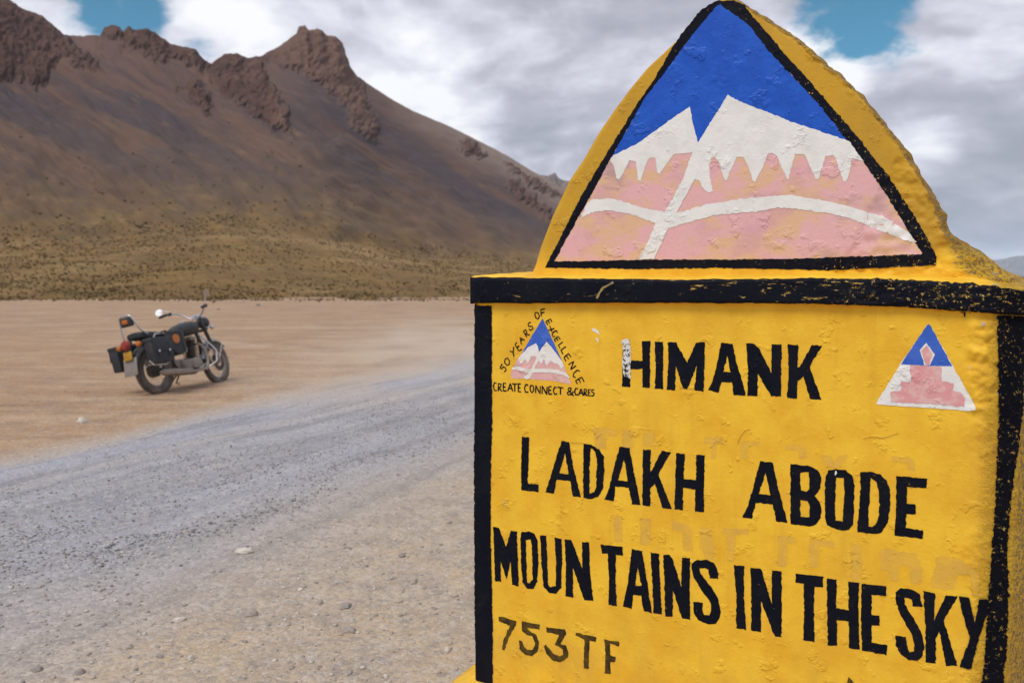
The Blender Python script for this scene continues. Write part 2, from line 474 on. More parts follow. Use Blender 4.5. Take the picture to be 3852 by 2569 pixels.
# the larger stones that can be told apart
def at_ground(px, py):
    d = ray(px, py); k = EYE / -d.z
    return d.x * k, d.y * k
STONES = [  # px, py, half width px, flatness, tint, label
    (920, 2078, 34, .38, .95, 'large flat pale stone lying where the grey road meets the near verge'),
    (1298, 2283, 26, .5, .25, 'dark brown stone on the tan verge midway between road and yellow sign'),
    (1318, 2375, 24, .5, .30, 'dark rounded stone on the verge just below another dark brown stone'),
    (675, 2335, 26, .4, .9, 'flat whitish stone at the lower edge of the grey road'),
    (718, 2487, 20, .6, .85, 'pale round stone near the bottom edge left of the centre of the gravel'),
    (480, 2438, 28, .35, .5, 'flat grey brown stone sunk in the verge at the lower left'),
    (138, 2517, 22, .6, .2, 'dark stone in the bottom left corner of the gravel'),
    (305, 2528, 18, .7, .1, 'small dark grey stone near the bottom left corner'),
    (1685, 2452, 18, .7, .97, 'small whitish stone lying left of the foot of the yellow sign'),
    (308, 1583, 22, .6, .98, 'pale grey stone on the brown dirt between motorcycle and road'),
    (1512, 2095, 16, .7, .2, 'small dark stone on the pale verge close to the sign'),
    (1205, 2268, 16, .6, .35, 'small brown stone beside the dark brown stones of the verge'),
    (948, 2310, 26, .5, .35, 'wide brown lump of earth and stone in the middle of the verge'),
    (1560, 2195, 14, .7, .6, 'small tan pebble standing alone on the smooth part of the verge'),
    (970, 1150, 9, .6, .2, 'small dark rock at the far side of the dirt lot'),
    (820, 1165, 8, .6, .2, 'small dark rock on the lot beyond the motorcycle'),
]
for i, (px, py, hw, fl, tn, lab) in enumerate(STONES):
    gx, gy = at_ground(px, py); dist = math.hypot(gx, gy)
    s_ = hw / FPX * gy
    P, Fc = stone_protos(1, 3, 100 + i, 1)[0]
    P = P * np.array([1, .8, fl]) * s_
    P = P + .06 * s_ * fbm(P[:, 0] / s_ * 3, P[:, 1] / s_ * 3, P[:, 2] / s_ * 3, 3)[:, None] * P / s_
    me = np_mesh('stone', P, Fc, {'tint': np.full(len(P), tn)})
    o = link('stone', me, M_STONE, smooth=True)
    o.location = (gx, gy, float(ground_z(gx, gy)) + fl * s_ * .35); o.rotation_euler = (0, 0, i * 1.3)
    o['label'] = lab; o['category'] = 'stone'; o['group'] = 'larger stones lying on the gravel'

# ============================================================ MOUNTAIN
SIL = np.array([(-1600, 200), (-1100, 40), (-700, -120), (-350, -150), (-120, -70), (35, 0), (77, 32), (161, 63), (210, 105), (242, 133), (302, 137), (379, 133), (393, 105),
    (421, 97), (449, 105), (463, 123), (484, 102), (512, 116), (554, 109), (582, 123), (642, 168), (691, 179), (736, 188), (768, 228), (796, 242),
    (842, 205), (887, 202), (926, 219), (982, 214), (1052, 175), (1115, 126), (1122, 102), (1147, 97), (1164, 116), (1192, 109), (1231, 133),
    (1263, 140), (1287, 161), (1312, 245), (1343, 288), (1400, 326), (1475, 375), (1551, 417), (1689, 475), (1842, 551), (1919, 593), (1995, 640),
    (2060, 676), (2148, 728), (2300, 800), (2600, 900), (3000, 985), (3400, 1030), (3800, 1040), (4700, 1042)], float)
YB = np.array([(-1600, 930), (0, 905), (400, 890), (772, 850), (1000, 862), (1153, 890), (1367, 918), (1612, 957), (1919, 987), (2300, 1010), (3000, 1040), (4700, 1050)], float)
DC = np.array([(-1600, 380), (0, 430), (400, 463), (800, 500), (1200, 560), (1700, 660), (2100, 760), (3000, 900), (4700, 900)], float)
D1 = np.array([(-1600, 150), (0, 180), (400, 200), (1200, 250), (1700, 350), (2100, 450), (3000, 600), (4700, 600)], float)
ROCKS = [
    [(-400, -160), (35, -10), (161, 50), (242, 120), (262, 190), (350, 250), (365, 285), (280, 270), (225, 235), (175, 320), (120, 330), (60, 290), (0, 330), (-400, 420)],
    [(379, 143), (385, 90), (582, 90), (770, 215), (800, 260), (760, 285), (715, 262), (640, 245), (590, 250), (520, 215), (450, 175)],
    [(745, 265), (842, 185), (900, 180), (960, 215), (1003, 290), (1020, 340), (1070, 410), (1090, 470), (1070, 502), (1020, 490), (930, 420), (850, 370), (800, 320)],
    [(985, 255), (985, 200), (1052, 160), (1115, 80), (1240, 110), (1300, 140), (1330, 240), (1370, 300), (1360, 350), (1392, 440), (1420, 520), (1395, 540), (1330, 480), (1290, 400), (1180, 320), (1100, 275)],
    [(672, 338), (718, 316), (770, 345), (790, 410), (778, 440), (735, 400)],
    [(1730, 535), (1775, 548), (1830, 592), (1790, 605), (1745, 575)],
    [(1905, 690), (1950, 695), (2060, 790), (2075, 840), (2010, 790), (1930, 735)],
    [(1885, 615), (1925, 630), (2110, 740), (2120, 760), (2040, 730), (1940, 665)],
]
xc = np.concatenate([np.arange(-1600, -40, 40), np.arange(-40, 2260, 3.6), np.arange(2280, 4700, 60)]).astype(float)
ys = np.interp(xc, SIL[:, 0], SIL[:, 1]); yb = np.interp(xc, YB[:, 0], YB[:, 1])
dc = np.interp(xc, DC[:, 0], DC[:, 1]); d1 = np.interp(xc, D1[:, 0], D1[:, 1])
def smooth_px(a, px_w):
    xu = np.arange(-1600, 4700, 10.0); au = np.interp(xu, xc, a); n_ = int(px_w / 10)
    k_ = np.hanning(n_ + 2)[1:-1]; k_ /= k_.sum(); au = np.convolve(np.pad(au, n_ // 2, mode='edge'), k_, mode='valid')[:len(xu)]
    return np.interp(xc, xu, au)
ys_s = smooth_px(ys, 700) + 8; yb = smooth_px(yb, 500); dc = smooth_px(dc, 600); d1 = smooth_px(d1, 600)
ys = ys + 3.5 * fbm(xc / 22.0, 0.5, 0, 3) * np.where(xc < 1330, 1, .25)
NF, NS_, NB = 70, 230, 14
D0 = 71.0 + 9.0 * fbm(xc / 260.0, 4.2, 0, 4, .6)
c_, s_ = math.cos(PITCH), math.sin(PITCH)
def elev(px, py):   # dz/dy of the ray and dx/dy
    u = (px - CX) / FPX; ww = -(py - CY) / FPX; y = c_ + ww * s_
    return (-s_ + ww * c_) / y, u / y
def dpx_to_xy(px, py, d):
    e_, u_ = elev(px, py); return u_ * d, d, EYE + e_ * d
ec, _ = elev(xc, ys); eb, _ = elev(xc, yb)
ec_s, _ = elev(xc, ys_s); zs_ = EYE + ec_s * dc
zc_ = EYE + ec * dc; z1 = np.maximum(EYE + eb * d1, .5)
NX = len(xc)
rows_d, rows_z = [], []
for k in range(NF):
    t_ = (k / NF); d = D0 + (d1 - D0) * t_ ** 1.5
    rows_d.append(d); rows_z.append(-.35 * (1 - t_) ** 8 + z1 * ((d - D0) / (d1 - D0)) ** 1.35)
for k in range(NS_ + 1):
    t_ = k / NS_
    d = d1 + (dc - d1) * t_
    z = z1 + (zs_ - z1) * (t_ * .86 + .14 * t_ ** 2) + (zc_ - zs_) * float(sstep(t_, .74, 1.0))
    rows_d.append(d); rows_z.append(z)
for k in range(1, NB + 1):
    rows_d.append(dc + k * 22); rows_z.append(zc_ - k * 16 - 2)
MD = np.array(rows_d); MZ = np.array(rows_z)
MXP = np.broadcast_to(xc, MD.shape)
# approximate picture row of each vertex, to lay out the crags (used for shape only)
ev = (MZ - EYE) / MD
IY = HOR - ev * FPX
u_ = (MXP - CX) / FPX
_, ux = elev(MXP, np.clip(IY, -400, 1300))
wx = 20 * fbm(MXP / 45., IY / 45., 1.1, 5, .6); wy = 20 * fbm(MXP / 45., IY / 45., 7.7, 5, .6)
rock = np.zeros(MD.shape); 
for poly in ROCKS:
    sdv = poly_dist(MXP + wx, IY + wy, poly)
    rock = np.maximum(rock, sstep(sdv, -14, 22))
MXw = ux * MD
front = np.arange(MD.shape[0])[:, None] <= NF + NS_
beh = ~front
# relief: crag ribs and gullies running down the slope, small scree undulation
rel = .55 * (ridged(MXP / 60. + IY / 90., IY / 62., .3, 6, .62) - 1.2) + .7 * fbm(MXP / 34., IY / 30., 2.3, 4, .6)
bulge = rock * (2.6 + 3.6 * rel) * np.where(front, 1, 0)
crest_fade = 1 - .75 * sstep(np.arange(MD.shape[0])[:, None] / (NF + NS_ + 0.0), .97, 1.0)
bulge = bulge * np.where(front, crest_fade, 0)
nxn, nyn, nzn = .45, -.62, .50      # push outwards: right, towards the viewer, up
tt = np.arange(MD.shape[0])[:, None] / (NF + NS_)
amp = sstep(tt, .10, .35) * (1 - sstep(tt, .9, 1.0)) * front
und = amp * (3.0 * fbm(MXP / 260. + IY / 200., (IY * 1.0 - MXP * .55) / 60., 2.2, 3))
und = und + amp * .8 * fbm((MXP + IY) / 120., (IY - MXP * .6) / 14., 5.2, 2)
und = und + sstep(tt, 0, .05) * (1 - sstep(tt, .2, .4)) * .45 * fbm(MXw / 6., MD / 6., 1.0, 3)
PXw = MXw + (bulge) * nxn
PYw = MD + bulge * nyn - und * .5
PZw = MZ + bulge * nzn * .4 + und * .6
V = np.stack([PXw, PYw, PZw], -1).reshape(-1, 3)
F = grid_faces(MD.shape[0], NX)
streak_u = (MXP * .50 + (HOR - IY) * .86) / 1000.0      # constant along a fall line of the scree
streak_v = (MXP * .86 - (HOR - IY) * .50) / 1000.0
grass = 1 - sstep(tt * 1.0 + .05 * fbm(MXP / 130., IY / 60., 3.3, 4), NF / (NF + NS_) - .06, NF / (NF + NS_) + .16)
def mm():
    t = material('mountain_scree')  # base colours kept dark to hold the cloud shadow on the mountain
    uv = t.uv; P = t.obj
    rk = t.attr('rock'); gs = t.attr('grass')
    st = t.mapv(uv, scale=(26, 2.6, 1)); st2 = t.mapv(uv, scale=(75, 5.5, 1), loc=(2, 5, 0)); st3 = t.mapv(uv, scale=(9, 1.2, 1), loc=(7, 1, 0))
    a = t.noise(st, 1.0, 5, .6, .4); b = t.noise(st2, 1.0, 5, .65, .3); c3 = t.noise(st3, 1.0, 4, .55)
    c = t.mix(t.ss(a, .36, .64), (.088, .060, .058), (.145, .086, .064))
    c = t.mix(t.math('MULTIPLY', t.ss(b, .50, .70), .7), c, (.088, .068, .070))
    c = t.mix(t.math('MULTIPLY', t.ss(c3, .46, .58), .8), c, (.074, .060, .066))
    c = t.mix(t.math('MULTIPLY', t.ss(t.noise(t.mapv(uv, scale=(58, 14, 1), loc=(1, 8, 0)), 1.0, 4, .6), .60, .74), .65), c, (.23, .145, .070))
    hg = t.math('ADD', t.attr('height'), t.math('MULTIPLY', t.math('SUBTRACT', c3, .5), .5))
    c = t.mix(t.math('MULTIPLY', t.ss(hg, .62, .95), .6), c, (.170, .100, .078))
    c = t.mix(t.math('MULTIPLY', t.ss(hg, .50, .22), .35), c, (.165, .112, .070))
    # distance haze put into the colour: paler scree near the far right crest
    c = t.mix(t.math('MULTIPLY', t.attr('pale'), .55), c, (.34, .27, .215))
    # grass and thorn at the foot
    g1 = t.noise(P, .10, 5, .6); g2 = t.noise(P, .9, 6, .7)
    fan = t.mix(t.ss(g1, .36, .62), (.245, .152, .058), (.180, .114, .052))
    fan = t.mix(t.ss(t.noise(t.mapv(P, scale=(1, .6, 1), loc=(31, 7, 0)), .045, 4, .6), .50, .64), fan, (.29, .19, .085))
    fan = t.mix(t.math('MULTIPLY', t.ss(t.noise(t.mapv(P, scale=(.5, 1, 1)), .16, 5, .65), .52, .66), .65), fan, (.120, .100, .038))
    fan = t.mix(t.math('MULTIPLY', t.ss(g2, .50, .66), .45), fan, (.13, .095, .05))
    c = t.mix(gs, c, fan)
    # bare rock
    r1 = t.noise(P, .055, 7, .68); r2 = t.noise(P, .35, 6, .7)
    rc = t.mix(t.ss(r1, .36, .64), (.098, .054, .044), (.165, .094, .072))
    rc = t.mix(t.math('MULTIPLY', t.ss(r2, .50, .70), .4), rc, (.078, .046, .040))
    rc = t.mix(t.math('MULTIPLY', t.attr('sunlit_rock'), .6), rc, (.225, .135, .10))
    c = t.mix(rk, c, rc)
    t.put(t.b.inputs['Base Color'], c)
    t.b.inputs['Roughness'].default_value = 1.0; t.b.inputs['Specular IOR Level'].default_value = .1
    h = t.math('ADD', t.math('MULTIPLY', r1, t.math('MULTIPLY', rk, 6.0)), t.math('MULTIPLY', r2, t.math('MULTIPLY_ADD', rk, 1.8, .25)))
    h = t.math('ADD', h, t.math('MULTIPLY', b, .8))
    t.put(t.b.inputs['Normal'], t.bump(h, .9, 1.0))
    return t.m
pale = sstep(MXP - 1100 + (900 - (IY - np.interp(MXP, SIL[:, 0], SIL[:, 1]) * 1.0) * 9), 700, 1500) * (1 - rock)
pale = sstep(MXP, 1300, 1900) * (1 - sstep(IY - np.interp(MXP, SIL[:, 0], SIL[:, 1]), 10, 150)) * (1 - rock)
lightrock = sstep(MXP, 980, 1060) * (1 - sstep(MXP, 1500, 1600))  # main peak: sunlight put into the rock colour as a lighter tone
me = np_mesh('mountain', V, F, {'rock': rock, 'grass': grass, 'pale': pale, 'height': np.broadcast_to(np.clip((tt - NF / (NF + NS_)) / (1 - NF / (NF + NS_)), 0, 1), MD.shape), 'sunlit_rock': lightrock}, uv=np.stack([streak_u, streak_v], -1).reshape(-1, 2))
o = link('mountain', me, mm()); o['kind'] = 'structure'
o['label'] = 'bare brown scree mountain with dark crags along its crest'

# far ridge behind the right shoulder, and the blue range beyond the sign
def ridge(name, sil, dist, depth, col_a, col_b, rough_amp=4, base=-3.0):
    xs = np.arange(sil[0][0], sil[-1][0], 6.0); s = np.array(sil, float)
    yy = np.interp(xs, s[:, 0], s[:, 1]) + rough_amp * fbm(xs / 30., 3.3, 0, 4)
    e_, u2 = elev(xs, yy); zt = EYE + e_ * dist
    Vs = []
    K = 34
    for k in range(K):
        q = k / (K - 1)
        if q <= .75: f = (q / .75); dd = dist - depth * (1 - f); z = base + (zt - base) * f ** 1.15
        else: f = (q - .75) / .25; dd = dist + depth * f; z = base + (zt - base) * (1 - f) ** 1.1
        n = ridged(xs / 90. + k * .02, k / 6., 1.0, 4) - 1.2
        dis = depth * .10 * n * math.sin(math.pi * q) 
        Vs.append(np.stack([u2 * (dd), np.full_like(xs, dd) + dis, z + 0 * xs], -1))
    V = np.array(Vs).reshape(-1, 3)
    t = material(name + '_rock'); n = t.noise(t.obj, 12.0 / dist * 6, 6, .6)
    t.put(t.b.inputs['Base Color'], t.mix(t.ss(n, .38, .62), col_a, col_b)); t.b.inputs['Roughness'].default_value = 1
    t.b.inputs['Specular IOR Level'].default_value = .1
    o = link(name, np_mesh(name, V, grid_faces(K, len(xs))), t.m); o['kind'] = 'structure'
    return o
ridge('far_ridge', [(1850, 760), (1960, 660), (1995, 641), (2030, 642), (2062, 650), (2090, 640), (2098, 653), (2150, 672), (2230, 700), (2400, 800), (2700, 960), (2900, 1040)], 1500, 300, (.16, .13, .12), (.24, .19, .165), 3)
ridge('distant_mountains', [(2500, 1045), (2900, 1000), (3200, 985), (3500, 1010), (3640, 1000), (3741, 976), (3852, 957), (4000, 930), (4250, 890), (4600, 940), (5200, 900), (5800, 1000), (6200, 1050)], 9000, 1500, (.17, .15, .14), (.25, .21, .18), 4, base=-20)

# thorn bushes and tussocks on the fan, and dark boulders on the scree
def fan_z_sampler(n, seed, rowlo, rowhi, xlo=-60, xhi=2250):
    r_ = np.random.RandomState(seed)
    ri = r_.uniform(rowlo, rowhi, n); ci = np.interp(r_.uniform(xlo, xhi, n), xc, np.arange(NX))
    i0 = np.floor(ri).astype(int); j0 = np.floor(ci).astype(int); fi = ri - i0; fj = ci - j0
    G = np.stack([PXw, PYw, PZw], -1)
    p = (G[i0, j0] * ((1 - fi) * (1 - fj))[:, None] + G[i0 + 1, j0] * (fi * (1 - fj))[:, None] + G[i0, j0 + 1] * ((1 - fi) * fj)[:, None] + G[i0 + 1, j0 + 1] * (fi * fj)[:, None])
    return p, rock[i0, j0], MXP[i0, j0], IY[i0, j0]
def scatter3(name, Pp, size, protos, mat, label, cat, seed=1):
    zf = lambda X, Y: Pp[:, 2]
    return scatter(name, Pp[:, 0], Pp[:, 1], size, protos, mat, label, cat, sink=.5, zfun=zf, seed=seed)
def tuft_mat():
    t = material('thorn_bush'); v = t.attr('tint')
    c = t.mix(t.ss(v, .2, .7), (.110, .088, .036), (.17, .115, .050)); c = t.mix(t.ss(v, .4, .95), c, (.25, .165, .075))
    t.put(t.b.inputs['Base Color'], c); t.b.inputs['Roughness'].default_value = 1; t.b.inputs['Specular IOR Level'].default_value = .1
    return t.m
def tuft_protos(n=6):
    out = []; r_ = np.random.RandomState(5)
    for k in range(n):     # a clump of short leaning blades and twigs
        Vv, Ff = [], []
        for b in range(16):
            a = r_.uniform(0, 6.283); lean = r_.uniform(.2, 1.0); hgt = r_.uniform(.45, 1.0); q = r_.uniform(0, .45); a0 = r_.uniform(0, 6.283)
            base = np.array([math.cos(a0) * q, math.sin(a0) * q, -.3]); tip = base + np.array([math.cos(a) * lean * .7, math.sin(a) * lean * .7, hgt + .3])
            side = np.array([-math.sin(a), math.cos(a), 0]) * r_.uniform(.16, .3)
            m = (base + tip) / 2 + np.array([0, 0, .12]); i = len(Vv)
            Vv += [base - side * .5, base + side * .5, m + side, tip, m - side]; Ff += [(i, i + 1, i + 2), (i, i + 2, i + 4), (i + 4, i + 2, i + 3)]
        out.append((np.array(Vv), np.array(Ff)))
    return out
TUFT = tuft_protos()
p, rk_, ix, iy = fan_z_sampler(17000, 31, 0, NF + 8)
cl = fbm(p[:, 0] / 14, p[:, 1] / 22, 0, 3) + rr.uniform(-.7, .7, len(p)) + (ix < 900) * .15
p = p[cl > .15]; 
scatter3('thorn_bushes', p, rr.uniform(.06, .26, len(p)) * (.35 + p[:, 1] / 170), TUFT, tuft_mat(), 'low dry tussocks and dark thorn bushes over the grassy foot of the mountain', 'bushes', seed=5)
p, rk_, ix, iy = fan_z_sampler(1100, 33, NF, NF + 150, -60, 1500)
keep = (rr.rand(len(p)) < sstep(iy, 420, 900)) & (rk_ < .2) & (fbm(ix / 90., iy / 60., 4, 3) > -.1)
p = p[keep]
scatter3('scree_bushes', p, rr.uniform(.2, .7, len(p)), TUFT, tuft_mat(), 'scattered dark bushes and boulders on the lower scree slope', 'bushes', seed=8)

# the edge of the lot: tussocks thinning out onto the bare dirt
X, Y = rr.uniform(-60, 12, 900), 72 - np.abs(rr.normal(size=900)) * 3.2
X = X * (Y / 72)
scatter('lot_edge_tussocks', X, Y, rr.uniform(.05, .16, 900), TUFT, tuft_mat(), 'low dry tussocks thinning out along the far edge of the dirt lot', 'grass', sink=.5, seed=15)

# ============================================================ THE YELLOW SIGN
PL = ray(1790, 1500) * 2.5; PL = Vector((PL.x, PL.y, 0))
TH = R(24.0)
sign = thing('mountain_road_sign', 'big yellow and black concrete sign stone with peaked painted top beside the gravel road', 'road sign', PL, (0, 0, -TH))
EX = Vector((math.cos(TH), -math.sin(TH), 0)); EY = Vector((math.sin(TH), math.cos(TH), 0))

def FP(px, py, off=0.0):
    """Picture point -> (s, z) on the stone's front plane moved back by off metres."""
    d = ray(px, py); o_ = Vector((0, 0, EYE))
    k = (PL + EY * off - o_).dot(EY) / d.dot(EY)
    q = o_ + d * k
    return (q - PL).dot(EX), q.z
WF = FP(3846, 1300)[0]            # right end of the flat front
Z0 = 0.26
print('width', WF, 'strip', FP(3850, 1560)[0], FP(3772, 2569)[0], FP(3810, 2569, .08)[0], 'left', FP(1787, 1143), FP(1797, 2569))
CH = .075

def slab_y(s, z):
    s = np.asarray(s, float); z = np.asarray(z, float)
    y = .0012 * fbm(s * 5, z * 5, 1, 2)
    rough = .8 * sstep(s, WF - .105 + .05 * perlin(z * 6, 3.3) - .01 * sstep(z, 1.2, .7), WF - .065 + .05 * perlin(z * 6, 3.3))
    y = y + rough * (-.0016 - .0038 * fbm(s * 38, z * 38, 4, 3, .65))
    # crumbled patch beside the right emblem
    patch = sstep(.052 - np.hypot((s - (WF - .075)) * 1.0, (z - 1.40) * .22), 0, .03)
    y = y - patch * (.006 + .009 * fbm(s * 30, z * 30, 9, 3, .65))
    over = np.clip(s - WF, 0, None)
    y = y + over * 1.1 + over ** 2 * 12
    return y
CB = [(1787, 1143), (1900, 1143), (2560, 1141), (3100, 1146), (3400, 1158), (3700, 1180), (3860, 1190)]
CT = [(1787, 1041), (1850, 1040), (2000, 1043), (2560, 1049), (3100, 1043), (3400, 1048), (3600, 1058), (3700, 1068), (3860, 1092)]
CO = -.023
def prof(pts, off):
    a = np.array([FP(x, y, off) for x, y in pts]); return a
PB, PT = prof(CB, CO), prof(CT, CO)
def cap_bot(s): return np.interp(s, PB[:, 0], PB[:, 1]) + .0018 * fbm(np.asarray(s) * 14, 2.1, 0, 3)
def cap_top(s): return np.interp(s, PT[:, 0], PT[:, 1]) + (.002 + .003 * sstep(np.asarray(s), WF * .6, WF)) * fbm(np.asarray(s) * 17, 5.1, 0, 3)
def cap_y(s, z):
    s = np.asarray(s, float); z = np.asarray(z, float)
    r_ = sstep(s, WF * .62, WF * .8)
    y = CO + .004 * sstep(s, WF * .55, WF) + .0014 * fbm(s * 7, z * 7, 3, 2) - r_ * .0036 * fbm(s * 36, z * 36, 6, 3, .65)
    over = np.clip(s - WF, 0, None)
    # rounded upper and lower arrises
    u = np.clip((z - cap_bot(s)) / (cap_top(s) - cap_bot(s)), 0, 1)
    y = y + .007 * (sstep(u, .86, 1.0) + sstep(1 - u, .9, 1.0))
    le = np.clip(.012 - s, 0, .02); y = y + le * .6
    return y + over * 1.0 + over ** 2 * 10

def plaster(name, base_fun, chips=None, rough_bump=1.0, rough=.62, spec=.3):
    t = material(name)
    P = t.obj
    n1 = t.noise(P, 9, 5, .6); n2 = t.noise(P, 55, 6, .62); n3 = t.noise(P, 170, 4, .6)
    pit = t.ss(t.voro(P, 62), 0.0, .28); pitm = t.ss(t.noise(P, 16, 4, .6), .56, .68)
    X_ = t.sep(P)
    c = base_fun(t, P, X_, n1, n2, n3)
    t.put(t.b.inputs['Base Color'], c)
    t.b.inputs['Specular IOR Level'].default_value = spec
    t.put(t.b.inputs['Roughness'], t.ss(n2, .3, .7, rough - .08, rough + .12))
    h = t.math('ADD', t.math('MULTIPLY', n1, .25), t.math('MULTIPLY', n2, .42))
    h = t.math('ADD', h, t.math('MULTIPLY', n3, .16))
    h = t.math('ADD', h, t.math('MULTIPLY', t.math('MULTIPLY', pit, pitm), .7))
    bl = t.ss(t.voro(t.mapv(P, loc=(3, 1, 7)), 23), .0, .30, 1.0, 0.0)
    bm_ = t.ss(t.noise(t.mapv(P, loc=(5, 5, 5)), 7, 3, .6), .58, .66)
    h = t.math('ADD', h, t.math('MULTIPLY', t.math('MULTIPLY', bl, bm_), .35))
    edge = t.ss(X_[0], WF - .10, WF - .03)
    hr = t.math('MULTIPLY', t.math('MULTIPLY', t.noise(P, 120, 5, .75), t.math('MAXIMUM', edge, t.attr('worn'))), 4.2)
    t.put(t.b.inputs['Normal'], t.bump(t.math('ADD', h, hr), 1.0 * rough_bump, .0034))
    return t.m

def yellow_fun(t, P, X_, n1, n2, n3, ochre=False):
    c = t.mix(t.ss(n1, .34, .68), (.90, .545, .036), (.80, .435, .022))
    c = t.mix(t.math('MULTIPLY', t.ss(t.noise(t.mapv(P, scale=(1, 1, .25)), 6, 4, .6), .5, .7), .35), c, (.70, .38, .035))
    c = t.mix(t.math('MULTIPLY', t.ss(n2, .60, .75), .35), c, (.60, .30, .02))
    wa = t.attr('worn')
    if ochre:
        hi = t.ss(t.math('ADD', X_[2], t.math('MULTIPLY', n1, .05)), 1.66, 1.72)
        c = t.mix(t.math('MULTIPLY', hi, t.ss(X_[0], WF + .02, WF - .07)), c, t.mix(t.ss(n1, .36, .66), (.60, .335, .022), (.52, .285, .024)))
    edge = t.math('MAXIMUM', t.math('MULTIPLY', t.ss(t.math('ADD', X_[0], t.math('MULTIPLY', n1, .10)), WF - .06, WF + .06), .25 if ochre else .55), t.ss(t.math('ADD', wa, t.math('MULTIPLY', t.math('SUBTRACT', n2, .5), .7)), .15, .6))
    g = t.ss(t.noise(P, 110, 5, .75), .45, .57)
    c = t.mix(t.math('MULTIPLY', t.math('MULTIPLY', g, edge), .85), c, (.21, .155, .085))
    d = t.ss(t.noise(t.mapv(P, loc=(2, 2, 2)), 70, 4, .6), .66, .72)
    c = t.mix(t.math('MULTIPLY', d, .35), c, (.30, .17, .04))
    # patches where the paint has come off the crumbling render
    pm = t.math('MULTIPLY', t.ss(t.noise(t.mapv(P, loc=(1, 4, 2)), 38, 4, .6), .63, .67), t.math('MULTIPLY', t.ss(X_[0], WF - .15, WF - .10), t.ss(X_[2], 1.15, 1.3)))
    c = t.mix(t.math('MULTIPLY', pm, .7), c, (.50, .46, .42))
    gm_ = t.math('MULTIPLY', t.ss(X_[2], .75, .30), t.ss(t.noise(t.mapv(P, scale=(1, 1, .5)), 12, 5, .65), .35, .65))
    c = t.mix(t.math('MULTIPLY', gm_, .35), c, (.50, .30, .07))
    dr_ = t.ss(t.noise(t.mapv(P, scale=(1, 1, .06), loc=(3, 1, 0)), 26, 4, .6), .54, .70)
    c = t.mix(t.math('MULTIPLY', dr_, .22), c, (.62, .33, .03))
    fl_ = t.ss(t.noise(t.mapv(P, loc=(7, 7, 7)), 48, 5, .7), .685, .71)
    return t.mix(t.math('MULTIPLY', fl_, .5), c, (.42, .27, .10))
M_YEL = plaster('yellow_painted_plaster', yellow_fun)
M_OCHRE = plaster('ochre_yellow_plaster', lambda *a: yellow_fun(*a, ochre=True))

def black_fun(worn):
    def f(t, P, X_, n1, n2, n3):
        c = t.mix(t.ss(n1, .4, .66), (.0028, .0040, .0105), (.006, .007, .013))
        c = t.mix(t.math('MULTIPLY', t.ss(t.noise(P, 15, 5, .65), .55, .75), .35), c, (.020, .019, .020))
        if worn == 'letter':
            k = t.math('ADD', t.noise(t.mapv(P, loc=(9, 3, 1)), 150, 5, .75), t.math('MULTIPLY', t.ss(X_[0], .0, WF, 0, 1), .008))
            chips = t.math('MULTIPLY', t.ss(k, .672, .71), .85)
        elif worn == 'strip':
            k = t.math('ADD', t.noise(t.mapv(P, loc=(9, 3, 1)), 120, 5, .72), t.math('MULTIPLY', t.ss(X_[0], .3, WF), .085))
            chips = t.ss(k, .685, .725)
        else:   # cap band: long brushed misses and, to the right, dense speckle
            k1 = t.math('ADD', t.noise(t.mapv(P, scale=(.22, 1, 1.2)), 95, 5, .7), t.math('MULTIPLY', t.ss(X_[0], .15, WF * .62), .045))
            k2 = t.math('ADD', t.noise(t.mapv(P, loc=(9, 3, 1)), 110, 5, .75), t.math('MULTIPLY', t.ss(X_[0], WF * .55, WF * .78), .085))
            chips = t.math('MAXIMUM', t.ss(k1, .655, .70), t.math('MULTIPLY', t.ss(k2, .675, .715), t.ss(t.noise(P, 14, 3, .6), .38, .52)))
        return t.mix(chips, c, (.62, .40, .10))
    return f
M_BLACK = plaster('black_letter_paint', black_fun('letter'), rough=.6, spec=.12)
M_BLACK_STRIP = plaster('black_border_paint', black_fun('strip'), rough=.6, spec=.12)
M_BLACK_CAP = plaster('black_band_paint', black_fun('cap'), rough=.6, spec=.12)

def flat_fun(a, b, spot=None, amt=.3, sc=18):
    def f(t, P, X_, n1, n2, n3):
        c = t.mix(t.ss(t.noise(P, sc, 5, .62), .42, .62), a, b)
        if spot: c = t.mix(t.math('MULTIPLY', t.ss(t.noise(t.mapv(P, loc=(4, 4, 4)), 120, 5, .7), .64, .70), amt), c, spot)
        return c
    return f
M_BLUE = plaster('blue_paint', flat_fun((.006, .082, .50), (.010, .100, .56), (.05, .09, .12), .35), rough=.45)
M_BLUE2 = plaster('light_blue_paint', flat_fun((.035, .115, .52), (.055, .14, .58)), rough=.5)
M_WHITE = plaster('white_paint', flat_fun((.82, .81, .79), (.76, .75, .73), (.25, .20, .12), .7), rough=.6)
M_WHITE2 = plaster('cream_white_paint', flat_fun((.82, .80, .77), (.78, .74, .67)), rough=.6)
def pink_fun(t, P, X_, n1, n2, n3):
    c = t.mix(t.ss(t.noise(t.mapv(P, scale=(1, 1, 1.6)), 10, 6, .66), .44, .58), (.77, .44, .45), (.74, .47, .29))
    c = t.mix(t.math('MULTIPLY', t.ss(t.noise(t.mapv(P, loc=(6, 1, 3)), 7, 4, .6), .54, .68), .6), c, (.66, .345, .40))
    c = t.mix(t.math('MULTIPLY', t.ss(t.noise(t.mapv(P, loc=(2, 7, 5), scale=(.8, 1, 1.6)), 8, 5, .6), .56, .72), .7), c, (.42, .28, .27))
    return t.mix(t.math('MULTIPLY', t.ss(t.noise(P, 130, 5, .7), .62, .70), .4), c, (.45, .25, .14))
M_PINK = plaster('pink_paint', pink_fun, rough=.6)
M_PINK2 = plaster('small_emblem_pink_paint', flat_fun((.74, .40, .40), (.76, .49, .44)), rough=.6)
